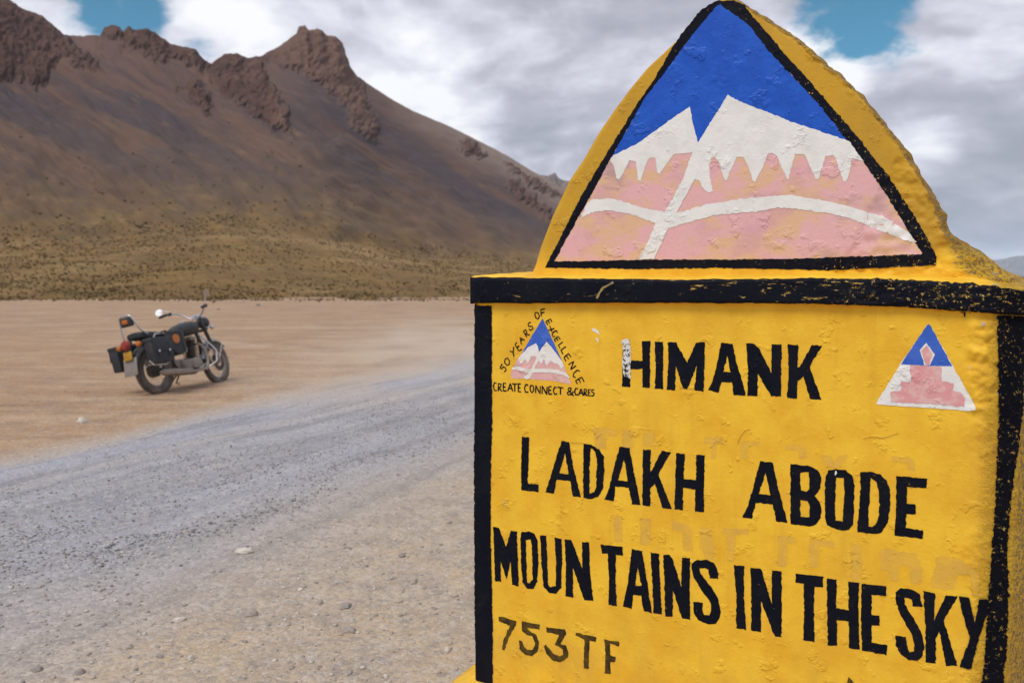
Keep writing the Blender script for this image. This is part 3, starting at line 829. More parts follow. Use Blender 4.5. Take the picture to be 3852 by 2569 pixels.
M_PINK3 = plaster('rose_candle_paint', flat_fun((.72, .33, .34), (.74, .47, .45), (.78, .7, .66), .4, 30), rough=.6)
def brown_fun(t, P, X_, n1, n2, n3):
    c = t.mix(t.ss(t.noise(P, 24, 5, .6), .36, .64), (.028, .020, .010), (.115, .070, .012))
    return t.mix(t.math('MULTIPLY', t.ss(t.noise(t.mapv(P, loc=(9, 3, 1)), 140, 5, .75), .68, .72), 1.0), c, (.62, .37, .04))
M_BROWN = plaster('thin_brown_black_paint', brown_fun, rough=.6, spec=.15)
M_GHOST = plaster('old_lettering_shade', flat_fun((.78, .455, .050), (.70, .41, .060), None), rough=.62)
M_WASH = None
def wash_fun(t, P, X_, n1, n2, n3):
    k = t.ss(t.noise(t.mapv(P, scale=(1, 1, .8)), 85, 5, .7), .50, .57)
    return t.mix(k, (.72, .70, .66), (.012, .014, .02))
M_WASH = plaster('whitewashed_letter_paint', wash_fun, rough=.6)

# ---- slab body
def ring_body(name, rows_s, fun_front, z_of, n_front, s_l, s_r, s_out, back, mat, parent, left_round=.006):
    pass
sfr = np.concatenate([np.linspace(0, WF - .2, 70, endpoint=False), np.linspace(WF - .2, WF + CH, 62)])
zb_ = cap_bot(sfr)
NR = 250
rowsV = []
BACK = .36
for k in range(NR):
    q = k / (NR - 1)
    z = Z0 + (zb_ + .012 - Z0) * q
    y = slab_y(sfr, z)
    y[0] = y[0] + .006
    s_edge = sfr.copy(); s_edge[0] -= 0.0
    bow = .0025 * fbm(np.full(1, z[0] * 3.0), 1.7)[0]
    s_edge[0] += bow
    left = np.array([[.02 + bow, BACK, z[0]], [bow - .002, .10, z[0]], [bow - .003, .02, z[0]]])
    right = np.array([[sfr[-1] + .01, .22, z[-1]], [sfr[-1], BACK, z[-1]]])
    rowsV.append(np.concatenate([left, np.stack([s_edge, y, z], -1), right]))
V = np.array(rowsV); ncx = V.shape[1]
F = grid_faces(NR, ncx, wrap=True)
wn = np.broadcast_to(np.concatenate([[0, 0, 0], sstep(sfr, WF - .004, WF + .02), [1, 1]]), V.shape[:2])
slab = link('slab', np_mesh('slab', V.reshape(-1, 3), F, {'worn': wn}), M_YEL, sign)

# ---- cap with sloping ledge
sc_ = np.concatenate([[-.0105, -.008, 0.0, .006], np.linspace(.02, WF * .6, 60, endpoint=False), np.linspace(WF * .6, WF + CH + .01, 90)])
prof_rows = []
nb = 16
def cap_ring(s):
    zb, zt = cap_bot(s), cap_top(s)
    pts = [(np.full_like(s, BACK + .01), zb), (np.full_like(s, .03), zb), (np.where(s > WF, np.maximum(slab_y(s, zb), 0) - .004, -.0), zb)]
    for k in range(nb):
        z = zb + (zt - zb) * k / (nb - 1); pts.append((cap_y(s, z), z))
    y0 = cap_y(s, zt)
    for k in range(1, 9):   # ledge rising gently to the peaked block
        f = k / 8
        yy = y0 + (.085 - y0) * f
        bumpz = (.0015 + .004 * sstep(s, WF * .55, WF)) * fbm(s * 18, f * 2 + 3.0, 0, 3)
        pts.append((yy, zt + .004 * min(f * 4, 1) + .011 * f * sstep(s, -.02, .12) + bumpz * min(1, f * 3)))
    pts.append((np.full_like(s, BACK + .01), zt + .012))
    return pts
CR_ = cap_ring(sc_)
V = np.stack([np.stack([sc_, y, z], -1) for y, z in CR_], 0)    # ring index, s, 3
nrg = V.shape[0]
Vc = np.transpose(V, (1, 0, 2))
F = grid_faces(len(sc_), nrg, wrap=True)[:, ::-1]
# end caps
me = np_mesh('cap', Vc.reshape(-1, 3), F)
bm = bmesh.new(); bm.from_mesh(me); bm.verts.ensure_lookup_table()
for a0 in (0, (len(sc_) - 1) * nrg):
    vs = [bm.verts[a0 + i] for i in range(nrg)]
    try: bm.faces.new(vs if a0 else vs[::-1])
    except Exception: pass
bmesh.ops.recalc_face_normals(bm, faces=bm.faces); bm.to_mesh(me); bm.free()
cap = link('cap', me, M_YEL, sign)

# black painted band on the cap's front, wrapping its left end
sb_ = sc_[1:]
zb2, zt2 = cap_bot(sb_), cap_top(sb_)
rows = []
for k in range(28):
    q = k / 27
    jb = .003 * fbm(sb_ * 60, 1.1, 0, 3); jt = (.0015 + .0022 * sstep(sb_, WF * .6, WF * .8)) * fbm(sb_ * 90, 8.1, 0, 4, .7)
    z = (zb2 + .001 + jb * .4) + ((zt2 - .002 + jt) - (zb2 + .001 + jb * .4)) * q
    y = np.minimum(cap_y(sb_, np.clip(z, zb2, zt2)), 9) - .0016
    rows.append(np.stack([sb_ + 0, y, z], -1))
V = np.array(rows)
wrapl = np.stack([np.full((28, 4), -.0125), np.array([.16, .08, .02, -.012])[None, :] + np.zeros((28, 4)), np.repeat(V[:, 0, 2][:, None], 4, 1)], -1)
V = np.concatenate([wrapl, V], 1)
link('painted_band', np_mesh('painted_band', V.reshape(-1, 3), grid_faces(28, V.shape[1])), M_BLACK_CAP, cap)

# ---- peaked block
OFF = .052
LP = [(1996, 1035), (2000, 1026), (2012, 1000), (2034, 926), (2075, 818), (2142, 676), (2197, 595), (2251, 500), (2311, 412), (2366, 338), (2433, 257), (2535, 162), (2602, 95), (2670, 27), (2704, 4), (2722, -2)]
FRP = [(3860, 1095), (3600, 1035), (3545, 1000), (3541, 940), (3538, 899), (3511, 798), (3457, 676), (3396, 595), (3308, 473), (3241, 379), (3106, 264), (3011, 176), (2862, 74), (2808, 34), (2775, 14), (2740, -1)]
RP = [(3930, 1095), (3870, 1052), (3852, 1041), (3809, 1028), (3755, 994), (3700, 946), (3647, 913), (3586, 886), (3566, 840), (3562, 805), (3518, 737), (3477, 669), (3437, 595), (3390, 534), (3335, 466), (3261, 379), (3173, 291), (3079, 210), (2997, 142), (2903, 81), (2815, 30), (2780, 6), (2748, -3)]
LPa = np.array([FP(x, y, OFF) for x, y in LP]); FRa = np.array([FP(x, y, OFF) for x, y in FRP]); RPa = np.array([FP(x, y, OFF + .07) for x, y in RP])
zap = min(LPa[-1, 1], FRa[-1, 1], RPa[-1, 1]) + .001
zlo = 1.555
zr = np.linspace(zlo, zap, 210)
def inter(a, z): return np.interp(z, a[:, 1], a[:, 0])
def crest_sf(z): return inter(FRa, z)
def crest_y(s, z):
    s = np.asarray(s, float); z = np.asarray(z, float)
    y = OFF + .0012 * fbm(s * 5, z * 5, 8, 2)
    # crumbled lower right corner: bounded by a slanting fracture
    p1 = FP(3335, 662, OFF); p2 = FP(3392, 560, OFF)
    nx_, nz_ = (p2[1] - p1[1]), -(p2[0] - p1[0]); L = math.hypot(nx_, nz_)
    dline = ((s - p1[0]) * nx_ + (z - p1[1]) * nz_) / L
    rg = sstep(dline + .01 * perlin(s * 20, z * 20), -.001, .010)
    low = sstep(-(z - p2[1]), -.03, 0.02)
    rg = rg * low
    p3 = FP(3330, 760, OFF)
    rg2 = sstep(s + .35 * (p3[1] - z) * 0, p3[0] - .02, p3[0] + .03) * sstep(p3[1] + .02 - z, 0, .03)
    rg = np.maximum(rg, rg2)
    y = y + rg * (.005 - .0050 * fbm(s * 34, z * 34, 5, 3, .65))
    ov = np.clip(s - crest_sf(z), 0, None)
    return y, ov
rowsV = []
qf = np.concatenate([np.linspace(0, .62, 60, endpoint=False), np.linspace(.62, 1, 76)])
for z in zr:
    sl, sf, so = inter(LPa, z), crest_sf(z), inter(RPa, z)
    if sf < sl + .004: sf = sl + .004
    if so < sf + .003: so = sf + .003
    s = sl + (sf - sl) * qf
    zz_ = np.full_like(s, z)
    y, _ = crest_y(s, zz_); y[0] += .006; y[1] += .001
    s = s + 0
    qb = np.linspace(0, 1, 13)[1:]
    sbv = sf + (so - sf) * np.sin(qb * math.pi / 2)
    yb0, _ = crest_y(np.full(1, sf), np.full(1, z))
    bev = .10
    ybv = yb0[0] + bev * (1 - np.cos(qb * math.pi / 2))
    nz = fbm(sbv * 26, z * 26, ybv * 26, 3, .6)
    ybv = ybv - .009 * nz * np.minimum(1, (so - sf) / .03); sbv = sbv + .0055 * fbm(sbv * 34, z * 34, 4.4 + qb, 3) * np.minimum(1, (so - sf) / .03)
    left = np.array([[sl + .012, .27, z], [sl - .001, .12, z], [sl - .002 + .0015 * perlin(z * 40, 1.), .07, z]])
    right = np.array([[so + .004, .20, z], [so - .01, .27, z]])
    rowsV.append(np.concatenate([left, np.stack([s, y, zz_], -1), np.stack([sbv, ybv, np.full_like(sbv, z)], -1), right]))
V = np.array(rowsV); ncx = V.shape[1]
F = grid_faces(len(zr), ncx, wrap=True)
wn = np.zeros(V.shape[:2]); wn[:, 3 + len(qf):3 + len(qf) + 12] = sstep(np.linspace(0, 1, 13)[1:], .02, .35)[None, :]; wn[:, -2:] = 1
me = np_mesh('peaked_block', V.reshape(-1, 3), F, {'worn': wn})
bm = bmesh.new(); bm.from_mesh(me); bm.verts.ensure_lookup_table()
bm.faces.new([bm.verts[(len(zr) - 1) * ncx + i] for i in range(ncx)])
bmesh.ops.recalc_face_normals(bm, faces=bm.faces); bm.to_mesh(me); bm.free()
crest = link('peaked_block', me, M_OCHRE, sign)

# ---- plinth and mortar apron
bm = bmesh.new()
N = 40; sp_ = np.linspace(-.10, WF + .16, N)
prf = [(.50, 0.0), (.50, .22), (.40, .27), (-.0, .30), (-.03, .275), (-.10, .245), (-.15, .20), (-.17, .10), (-.19, -.05)]
V = np.array([[[s, y + .012 * perlin(s * 5, i * .7), z + .008 * perlin(s * 6, i * .5 + 9) - .03 * (sstep(-s, .02, .10) + sstep(s, WF + .05, WF + .16)) * (z > .05)] for i, (y, z) in enumerate(prf)] for s in sp_])
me = np_mesh('plinth', V.reshape(-1, 3), grid_faces(N, len(prf)))
bm.from_mesh(me); bm.verts.ensure_lookup_table()
for a0 in (0, (N - 1) * len(prf)): bm.faces.new([bm.verts[a0 + i] for i in range(len(prf))])
bmesh.ops.recalc_face_normals(bm, faces=bm.faces); bm.to_mesh(me); bm.free()
link('plinth', me, M_YEL, sign)

# ---- paint laid on the surfaces
prn = np.random.RandomState(42)
def paint(name, rings, off_y, surf, mat, cell=.02, jit=.0007, crop=None, plane=0.0, parent=None, label=None, fin=.006):
    """rings: outer ring and holes in picture coordinates of a crop (ox, oy, scale)."""
    ox, oy, sc = crop if crop else (0, 0, 1)
    P2, E2 = [], []; polys = []
    for ring in rings:
        q = np.array([FP(ox + x / sc, oy + y / sc, plane) for x, y in ring])
        pts = []
        for i in range(len(q)):
            a, b = q[i], q[(i + 1) % len(q)]; L = np.hypot(*(b - a)); n = max(1, int(L / fin))
            nrm = np.array([-(b - a)[1], (b - a)[0]]) / (L + 1e-9)
            for k in range(n):
                p = a + (b - a) * k / n
                pts.append(p + nrm * prn.normal() * jit + nrm * jit * 1.3 * perlin(p[0] * 60, p[1] * 60, 3.0 + plane))
        pts = np.array(pts); polys.append(pts)
        i0 = len(P2); P2 += [tuple(p) for p in pts]; E2 += [(i0 + i, i0 + (i + 1) % len(pts)) for i in range(len(pts))]
    allp = np.concatenate(polys); lo, hi = allp.min(0), allp.max(0)
    if max(hi - lo) > cell * 1.5:
        gx = np.arange(lo[0] + cell / 2, hi[0], cell); gz = np.arange(lo[1] + cell / 2, hi[1], cell)
        if len(gx) and len(gz):
            A, B = np.meshgrid(gx, gz); A = A.ravel(); B = B.ravel()
            ins = np.zeros(A.shape, bool)
            for p in polys: ins ^= in_poly(A, B, p)
            A, B = A[ins], B[ins]
            P2 += list(zip(A + prn.normal(size=len(A)) * cell * .02, B))
    vo, eo, fo, _, _, _ = delaunay_2d_cdt([Vector((float(a), float(b))) for a, b in P2], E2, [], 0, 1e-6)
    vo = np.array([v[:] for v in vo]); fo = np.array([f for f in fo if len(f) == 3])
    cen = vo[fo].mean(1); ins = np.zeros(len(cen), bool)
    for p in polys: ins ^= in_poly(cen[:, 0], cen[:, 1], p)
    fo = fo[ins]; used, inv = np.unique(fo, return_inverse=True); fo = inv.reshape(fo.shape); vo = vo[used]
    h_ = cell * .5
    y = np.min([surf(vo[:, 0] + a_ * h_, vo[:, 1] + b_ * h_) for a_, b_ in ((0, 0), (1, 0), (-1, 0), (0, 1), (0, -1), (.7, .7), (-.7, -.7), (.7, -.7), (-.7, .7))], axis=0) - off_y
    # winding: front must face -y
    a, b, c = vo[fo[:, 0]], vo[fo[:, 1]], vo[fo[:, 2]]
    ar = (b[:, 0] - a[:, 0]) * (c[:, 1] - a[:, 1]) - (b[:, 1] - a[:, 1]) * (c[:, 0] - a[:, 0])
    fo[ar < 0] = fo[ar < 0][:, ::-1]
    me = np_mesh(name, np.stack([vo[:, 0], y, vo[:, 1]], -1), fo)
    o = link(name, me, mat, parent or sign)
    if label: o['label'] = label
    return o
cs = lambda s, z: crest_y(s, z)[0]
ss_ = slab_y
K_OUT = [(2051, 1007), (2183, 744), (2230, 663), (2298, 554), (2352, 466), (2399, 389), (2467, 291), (2528, 183), (2569, 122), (2636, 41), (2677, 14), (2706, 3), (2762, 4),
         (2801, 20), (2828, 61), (2889, 128), (2950, 203), (3038, 297), (3099, 372), (3173, 453), (3241, 534), (3281, 588), (3342, 663), (3410, 764), (3471, 865), (3525, 967), (3521, 997),
         (3300, 1008), (3106, 1018), (2900, 1012), (2700, 1008), (2433, 1012), (2200, 1010)]
K_IN = [(2085, 984), (2203, 771), (2298, 595), (2433, 358), (2447, 345), (2609, 128), (2697, 24), (2710, 20), (2741, 41), (2815, 95), (2883, 183), (2984, 291), (3079, 392), (3133, 460),
        (3194, 541), (3248, 609), (3309, 696), (3376, 798), (3444, 913), (3471, 953), (3464, 957), (3173, 967), (2970, 974), (2700, 977), (2447, 977)]
emb = link('painted_emblem', bpy.data.meshes.new('x'), None, sign, smooth=False); _m = emb.data
bpy.data.objects.remove(emb)
kb = paint('triangle_border', [K_OUT, K_IN], .0011, cs, M_BLACK_STRIP, cell=.007, jit=.0009, plane=OFF)
paint('pink_field', [[(x, y) for x, y in K_IN]], .0006, cs, M_PINK, cell=.008, jit=.0012, plane=OFF)
BLUE = [(2300, 592), (2433, 357), (2447, 343), (2609, 126), (2697, 22), (2712, 18), (2743, 40), (2817, 94), (2885, 182), (2985, 290), (3081, 391), (3135, 460), (3197, 541), (2998, 475), (2781, 390), (2738, 368), (2626, 546), (2592, 410), (2535, 450), (2399, 548)]
paint('blue_sky_field', [BLUE], .0010, cs, M_BLUE, cell=.018, plane=OFF)
SNOW = [(2296, 604), (2308, 585), (2399, 541), (2535, 443), (2596, 402), (2608, 470), (2626, 538), (2680, 450), (2738, 358), (2781, 382), (2998, 467), (3194, 531), (3250, 611), (3204, 595), (3196, 650), (3187, 676), (3177, 686), (3160, 650), (3143, 595), (3133, 587),
        (3106, 588), (3090, 640), (3078, 676), (3068, 674), (3040, 610), (3025, 581), (2991, 581), (2980, 620), (2967, 676), (2960, 673), (2940, 630), (2923, 588), (2903, 575), (2889, 581), (2865, 640), (2842, 686), (2832, 680), (2820, 640), (2798, 592), (2785, 590), (2771, 592), (2745, 650),
        (2735, 680), (2725, 676), (2705, 610), (2688, 592), (2678, 596), (2667, 622), (2672, 670), (2683, 720), (2668, 726), (2650, 715), (2630, 680), (2612, 674), (2595, 660), (2600, 590), (2609, 575), (2535, 581), (2500, 630), (2481, 656), (2472, 650), (2467, 598), (2460, 592), (2440, 598), (2420, 650), (2410, 683), (2400, 676), (2393, 609), (2369, 605), (2345, 650), (2328, 680), (2318, 670), (2312, 629)]
paint('snow_peaks', [SNOW], .0014, cs, M_WHITE, cell=.018, plane=OFF)
paint('white_slanting_stripe', [[(2606, 570), (2640, 620), (2612, 676), (2596, 710), (2545, 801), (2514, 859), (2490, 915), (2460, 974), (2400, 977), (2440, 905), (2467, 838), (2501, 798), (2569, 676)]], .0018, cs, M_WHITE, cell=.018, plane=OFF)
paint('white_road_stripe', [[(2183, 825), (2210, 764), (2230, 751), (2298, 747), (2352, 761), (2420, 784), (2501, 798), (2545, 801), (2670, 767), (2771, 751), (2889, 739), (2970, 734), (3079, 751), (3173, 771), (3275, 801), (3315, 811), (3376, 845), (3417, 872), (3449, 912), (3425, 910), (3322, 872), (3241, 838), (3133, 805), (2970, 784), (2930, 781), (2835, 798), (2700, 808), (2600, 834), (2514, 859), (2460, 838), (2379, 808), (2285, 791), (2224, 801)]], .0016, cs, M_WHITE, cell=.007, jit=.0009, plane=OFF)

paint('black_border', [[(1785, 1150), (1851, 1150), (1852, 1560), (1847, 1800), (1846, 2000), (1853, 2300), (1855, 2620), (1794, 2640), (1786, 2300), (1783, 1800), (1786, 1500)]], .0016, lambda s, z: ss_(np.maximum(s, 0), z) , M_BLACK_STRIP, cell=.02, jit=.0009)
# the left side of the slab carries the same black paint
zz_ = np.linspace(Z0 + .02, float(cap_bot(0)), 60)
V = np.stack([np.stack([np.full(60, -.0045) + .0025 * fbm(zz_ * 3., 1.7), np.full(60, yv), zz_], -1) for yv in (.002, .02, .09)], 1)
link('side_paint', np_mesh('side_paint', V.reshape(-1, 3), grid_faces(60, 3)), M_BLACK_STRIP, sign)
paint('black_border', [[(3750, 1185), (3870, 1190), (3856, 1400), (3849, 1560), (3830, 1689), (3801, 1882), (3788, 2075), (3795, 2203), (3785, 2428), (3772, 2620), (3690, 2620), (3692, 2569), (3701, 2493), (3721, 2203), (3743, 1895), (3756, 1560), (3752, 1400)]], .0022, ss_, M_BLACK_STRIP, cell=.006, jit=.0014, fin=.004)

C1 = (2320, 1230, 2.9987); C2 = (2200, 1640, 2.9987); C3 = (2760, 1700, 2.9987); C4 = (2560, 2047, 2.9987); C5 = (3068, 2047, 2.9987); C6 = (1760, 1140, 2.9987)
Z1 = (1760, 1560, 2.8); Z2 = (1760, 1960, 2.575); Z3 = (2500, 1960, 2.575); ER = (3100, 960, 2.2394)
LET = [
 (C1, [[(70,150),(150,145),(155,380),(290,378),(285,158),(380,155),(375,420),(375,688),(290,680),(292,470),(158,475),(152,680),(62,670),(66,400)]]),
 (C1, [[(430,165),(525,165),(527,430),(522,705),(430,695),(440,430)]]),
 (C1, [[(575,172),(670,172),(795,400),(895,172),(992,170),(990,440),(980,725),(875,710),(905,430),(795,702),(745,690),(668,440),(660,712),(565,705),(582,440)]]),
 (C1, [[(1178,178),(1305,188),(1350,400),(1448,720),(1448,775),(1320,768),(1300,620),(1180,620),(1148,742),(1030,712),(1085,600),(1140,380)],[(1248,320),(1287,510),(1205,505)]]),
 (C1, [[(1458,185),(1555,188),(1610,250),(1745,520),(1745,195),(1860,195),(1855,500),(1855,785),(1745,780),(1590,525),(1590,780),(1472,775),(1482,500)]]),
 (C1, [[(1928,195),(2045,200),(2040,460),(2065,450),(2200,205),(2315,210),(2175,450),(2310,820),(2180,812),(2105,555),(2040,610),(2032,805),(1922,798),(1940,500)]]),
 (Z1, [[(568,232),(648,238),(632,720),(748,732),(746,812),(562,790),(562,500)]]),
 (Z1, [[(990,275),(1068,285),(1110,540),(1192,865),(1110,858),(1078,695),(935,680),(910,828),(818,815),(880,620),(945,400)],[(1025,400),(1060,625),(965,612)]]),
 (Z1, [[(1218,302),(1300,315),(1385,360),(1432,440),(1440,600),(1425,760),(1385,850),(1310,885),(1218,872),(1216,600)],[(1295,350),(1345,390),(1360,500),(1352,760),(1330,810),(1284,830),(1282,560)]]),
 (C2, [[(393,120),(505,130),(540,330),(632,772),(535,765),(495,580),(345,565),(328,732),(220,712),(265,620),(330,340)],[(445,260),(482,510),(375,495)]]),
 (C2, [[(655,150),(745,155),(738,415),(865,168),(970,180),(830,435),(985,823),(880,812),(790,535),(740,590),(738,788),(650,775),(652,450)]]),
 (C2, [[(1030,188),(1130,200),(1118,485),(1255,495),(1258,210),(1355,215),(1345,520),(1345,855),(1240,850),(1245,605),(1108,580),(1108,835),(1012,825),(1020,500)]]),
 (C3, [[(300,102),(440,120),(490,340),(605,798),(480,780),(440,590),(250,572),(205,750),(98,735),(160,600),(240,320)],[(362,230),(415,488),(282,470)]]),
 (C3, [[(640,135),(700,135),(860,160),(950,205),(990,290),(978,400),(915,490),(975,580),(995,650),(980,740),(930,810),(850,838),(640,808),(640,470)],[(752,232),(845,225),(855,300),(850,410),(825,442),(755,425)],[(752,540),(840,550),(855,600),(855,728),(752,725)]]),
 (C3, [[(1065,205),(1150,192),(1260,205),(1340,265),(1362,380),(1355,700),(1345,820),(1300,870),(1230,885),(1130,865),(1055,820),(1030,740),(1028,400),(1040,260)],[(1155,285),(1245,290),(1245,500),(1230,785),(1150,770),(1142,600)]]),
 (C3, [[(1428,222),(1540,220),(1650,250),(1725,320),(1765,420),(1770,600),(1740,790),(1660,915),(1560,922),(1400,900),(1392,850),(1410,700),(1430,420)],[(1545,285),(1610,330),(1640,480),(1635,700),(1600,820),(1560,845),(1520,835),(1530,560)]]),
 (C3, [[(1832,265),(2180,298),(2175,405),(1955,390),(1950,575),(2055,590),(2052,700),(1942,698),(1940,855),(2135,878),(2135,978),(1815,940),(1835,560)]]),
 (Z2, [[(246,52),(303,62),(370,245),(418,90),(475,95),(482,300),(493,630),(430,612),(412,390),(378,565),(318,390),(322,588),(262,578),(255,300)]]),
 (Z2, [[(520,105),(590,98),(650,118),(675,180),(685,400),(672,580),(640,655),(570,648),(530,590),(515,400),(510,170)],[(562,180),(608,175),(622,260),(628,560),(598,600),(575,590),(565,350)]]),
 (Z2, [[(702,135),(760,138),(768,350),(778,620),(800,638),(850,625),(855,400),(840,155),(912,172),(912,420),(905,640),(850,705),(790,690),(735,640),(712,400)]]),
 (Z2, [[(938,170),(1000,180),(1030,245),(1112,470),(1105,200),(1175,202),(1185,500),(1215,768),(1130,762),(1018,450),(1020,738),(945,722),(950,420)]]),
 (Z2, [[(1285,222),(1500,248),(1502,332),(1435,322),(1432,560),(1445,820),(1362,808),(1370,560),(1355,312),(1300,312)]]),
 (Z2, [[(1590,270),(1690,285),(1725,500),(1785,885),(1705,868),(1680,715),(1605,710),(1588,845),(1502,822),(1550,600),(1575,380)],[(1645,425),(1682,622),(1625,620)]]),
 (Z2, [[(1768,298),(1855,315),(1860,560),(1880,900),(1800,888),(1785,560)]]),
 (Z3, [[(-13,325),(45,325),(75,360),(165,635),(165,350),(248,355),(243,620),(250,948),(170,938),(85,670),(75,922),(5,918),(2,620)]]),
 (C4, [[(200,172),(300,175),(370,205),(415,270),(428,388),(330,380),(315,285),(280,265),(215,268),(225,330),(345,470),(420,600),(455,740),(440,840),(375,900),(310,898),(200,850),(150,770),(145,640),(255,655),(245,745),(265,790),(330,798),(350,740),(340,650),(250,530),(150,370),(120,250),(145,195)]]),
 (C4, [[(603,232),(718,242),(718,600),(740,960),(630,940),(630,600)]]),
 (C4, [[(790,262),(910,272),(1030,670),(1032,290),(1140,303),(1142,650),(1140,1038),(1070,1035),(1040,980),(910,640),(908,988),(795,965),(798,620)]]),
 (C4, [[(1297,325),(1612,362),(1608,482),(1510,475),(1505,760),(1510,1098),(1385,1075),(1395,760),(1385,440),(1300,430)]]),
 (C4, [[(1650,380),(1762,392),(1755,715),(1895,740),(1890,415),(2012,430),(2005,700),(2022,1190),(1900,1165),(1898,868),(1765,852),(1768,1140),(1660,1135),(1655,760)]]),
 (C4, [[(2040,438),(2322,470),(2322,578),(2155,565),(2155,792),(2248,800),(2248,918),(2155,910),(2155,1105),(2335,1135),(2325,1245),(2045,1195),(2035,800)]]),
 (C5, [[(960,492),(1100,510),(1170,560),(1200,690),(1198,705),(1095,695),(1085,620),(1040,605),(1000,600),(1010,670),(1120,860),(1200,1000),(1228,1150),(1205,1260),(1150,1305),(1050,1300),(960,1240),(905,1140),(898,1030),(1020,1040),(1028,1150),(1060,1210),(1108,1200),(1115,1130),(1080,1000),(950,780),(902,640),(905,540)]]),
 (C5, [[(1212,522),(1350,550),(1335,860),(1470,568),(1605,580),(1445,855),(1600,1370),(1470,1365),(1395,970),(1355,1060),(1358,1340),(1238,1325),(1240,940)]]),
 (C5, [[(1615,578),(1730,592),(1795,880),(1840,612),(1958,618),(1930,780),(1830,1090),(1752,1400),(1622,1375),(1740,1050),(1640,720)]]),
]
for i, (crop, rings) in enumerate(LET):
    o = paint('letter', rings, .0009 if i != 33 else .0028, ss_, M_BLACK, cell=.012, crop=crop, label='letter with its left stroke whitewashed over' if i == 0 else None)
NUM = [
 [[(300,918),(468,962),(462,1010),(395,1130),(355,1250),(332,1240),(345,1150),(410,1010),(300,965)]],
 [[(525,965),(702,1000),(695,1045),(575,1030),(600,1060),(665,1100),(690,1180),(675,1260),(620,1305),(550,1290),(500,1230),(495,1150),(525,1155),(540,1200),(580,1245),(630,1240),(650,1180),(625,1110),(575,1100),(525,1060)]],
 [[(758,1022),(940,1045),(955,1080),(900,1190),(950,1200),(975,1260),(965,1320),(900,1362),(820,1345),(760,1280),(738,1210),(755,1190),(785,1230),(830,1280),(890,1305),(925,1290),(920,1240),(880,1210),(845,1195),(885,1100),(765,1070)]],
 [[(1045,1078),(1242,1118),(1238,1168),(1180,1150),(1168,1428),(1122,1418),(1130,1140),(1045,1105)]],
 [[(1320,1140),(1468,1165),(1460,1210),(1375,1180),(1380,1295),(1430,1310),(1425,1365),(1378,1360),(1385,1480),(1325,1470),(1332,1300)]],
]
for rings in NUM: paint('letter', rings, .0009, ss_, M_BROWN, crop=Z2)
GH = [(C1, [[(60,1170),(180,1175),(185,1330),(62,1325)]]), (C1, [[(300,1188),(420,1192),(425,1340),(302,1335)]]), (C6, [[(1420,1410),(1560,1400),(1670,1425),(1690,1500),(1560,1490),(1555,1640),(1430,1640)]]), (C6, [[(1740,1430),(1840,1435),(1845,1650),(1745,1650)]]),
 (C1, [[(985,1240),(1190,1240),(1195,1320),(1120,1325),(1118,1480),(1060,1480),(1060,1320),(985,1318)]]), (C1, [[(1390,1290),(1600,1298),(1600,1345),(1480,1345),(1478,1480),(1395,1480)]]), (C1, [[(1910,1325),(2090,1325),(2140,1380),(2130,1480),(2060,1480),(2050,1390),(1915,1390)]]),
 (C3, [[(965,40),(1090,40),(1120,110),(1190,30),(1300,35),(1190,180),(1050,170)]]), (C3, [[(1780,40),(1990,60),(2050,120),(2040,200),(1960,200),(1940,120),(1790,110)]]),
 (C2, [[(622,920),(745,925),(742,1205),(625,1200)]]), (C2, [[(985,960),(1150,990),(1215,1080),(1210,1300),(1110,1290),(1100,1080),(985,1050)]]), (C2, [[(330,890),(430,900),(425,1190),(335,1180)]]), (C2, [[(1290,1020),(1410,1035),(1460,1260),(1450,1400),(1370,1390),(1300,1250)]]),
 (C2, [[(1560,1035),(1850,1050),(1845,1110),(1700,1105),(1690,1420),(1610,1410),(1600,1100),(1560,1095)]]), (C3, [[(495,935),(700,960),(695,1030),(605,1025),(600,1290),(495,1280)]]), (C3, [[(850,970),(1130,1010),(1128,1080),(960,1060),(955,1300),(850,1290)]]), (C3, [[(1320,1035),(1440,1045),(1438,1420),(1320,1400)]]),
 (C3, [[(1650,1085),(1830,1100),(1825,1170),(1740,1165),(1735,1330),(1655,1320)]]), (C5, [[(395,60),(520,80),(520,430),(400,420)]]), (C5, [[(830,90),(1130,95),(1215,290),(1180,460),(1080,440),(1060,250),(940,240),(930,420),(835,400)]]), (C5, [[(1375,125),(1600,150),(1840,300),(1850,580),(1760,570),(1740,340),(1600,330),(1560,520),(1290,480)]]),
 (Z1, [[(1815,1085),(1920,1090),(1920,1370),(1820,1365)]]), (Z1, [[(365,880),(425,885),(430,970),(368,965)]])]
for crop, rings in GH: paint('faded_old_letter', rings, .00035, ss_, M_GHOST, crop=crop, jit=.0012, cell=.015)
# whitewash over the first letter's left stroke
paint('whitewash', [[(48,165),(70,140),(110,132),(150,148),(155,250),(158,380),(158,560),(148,585),(120,560),(70,545),(66,400),(68,200)]], .0015, ss_, M_WASH, crop=C1, jit=.0012)
paint('white_smudge', [[(1395,300),(1430,285),(1470,310),(1490,360),(1475,350),(1440,330),(1410,320)]], .0006, ss_, M_WHITE2, crop=C6, jit=.001)
paint('white_smudge', [[(1440,400),(1462,390),(1482,450),(1470,462),(1450,430)]], .0006, ss_, M_WHITE2, crop=C6, jit=.001)
paint('white_smudge', [[(1148,205),(1160,215),(1165,240),(1150,262),(1142,240)]], .0015, ss_, M_WHITE2, crop=C3, jit=.0006)
# top of a mark at the foot of the face
paint('dark_mark', [[(372,1490),(392,1500),(425,1540),(450,1600),(340,1600),(362,1530)]], .0018, ss_, M_BROWN, crop=C5, jit=.001)

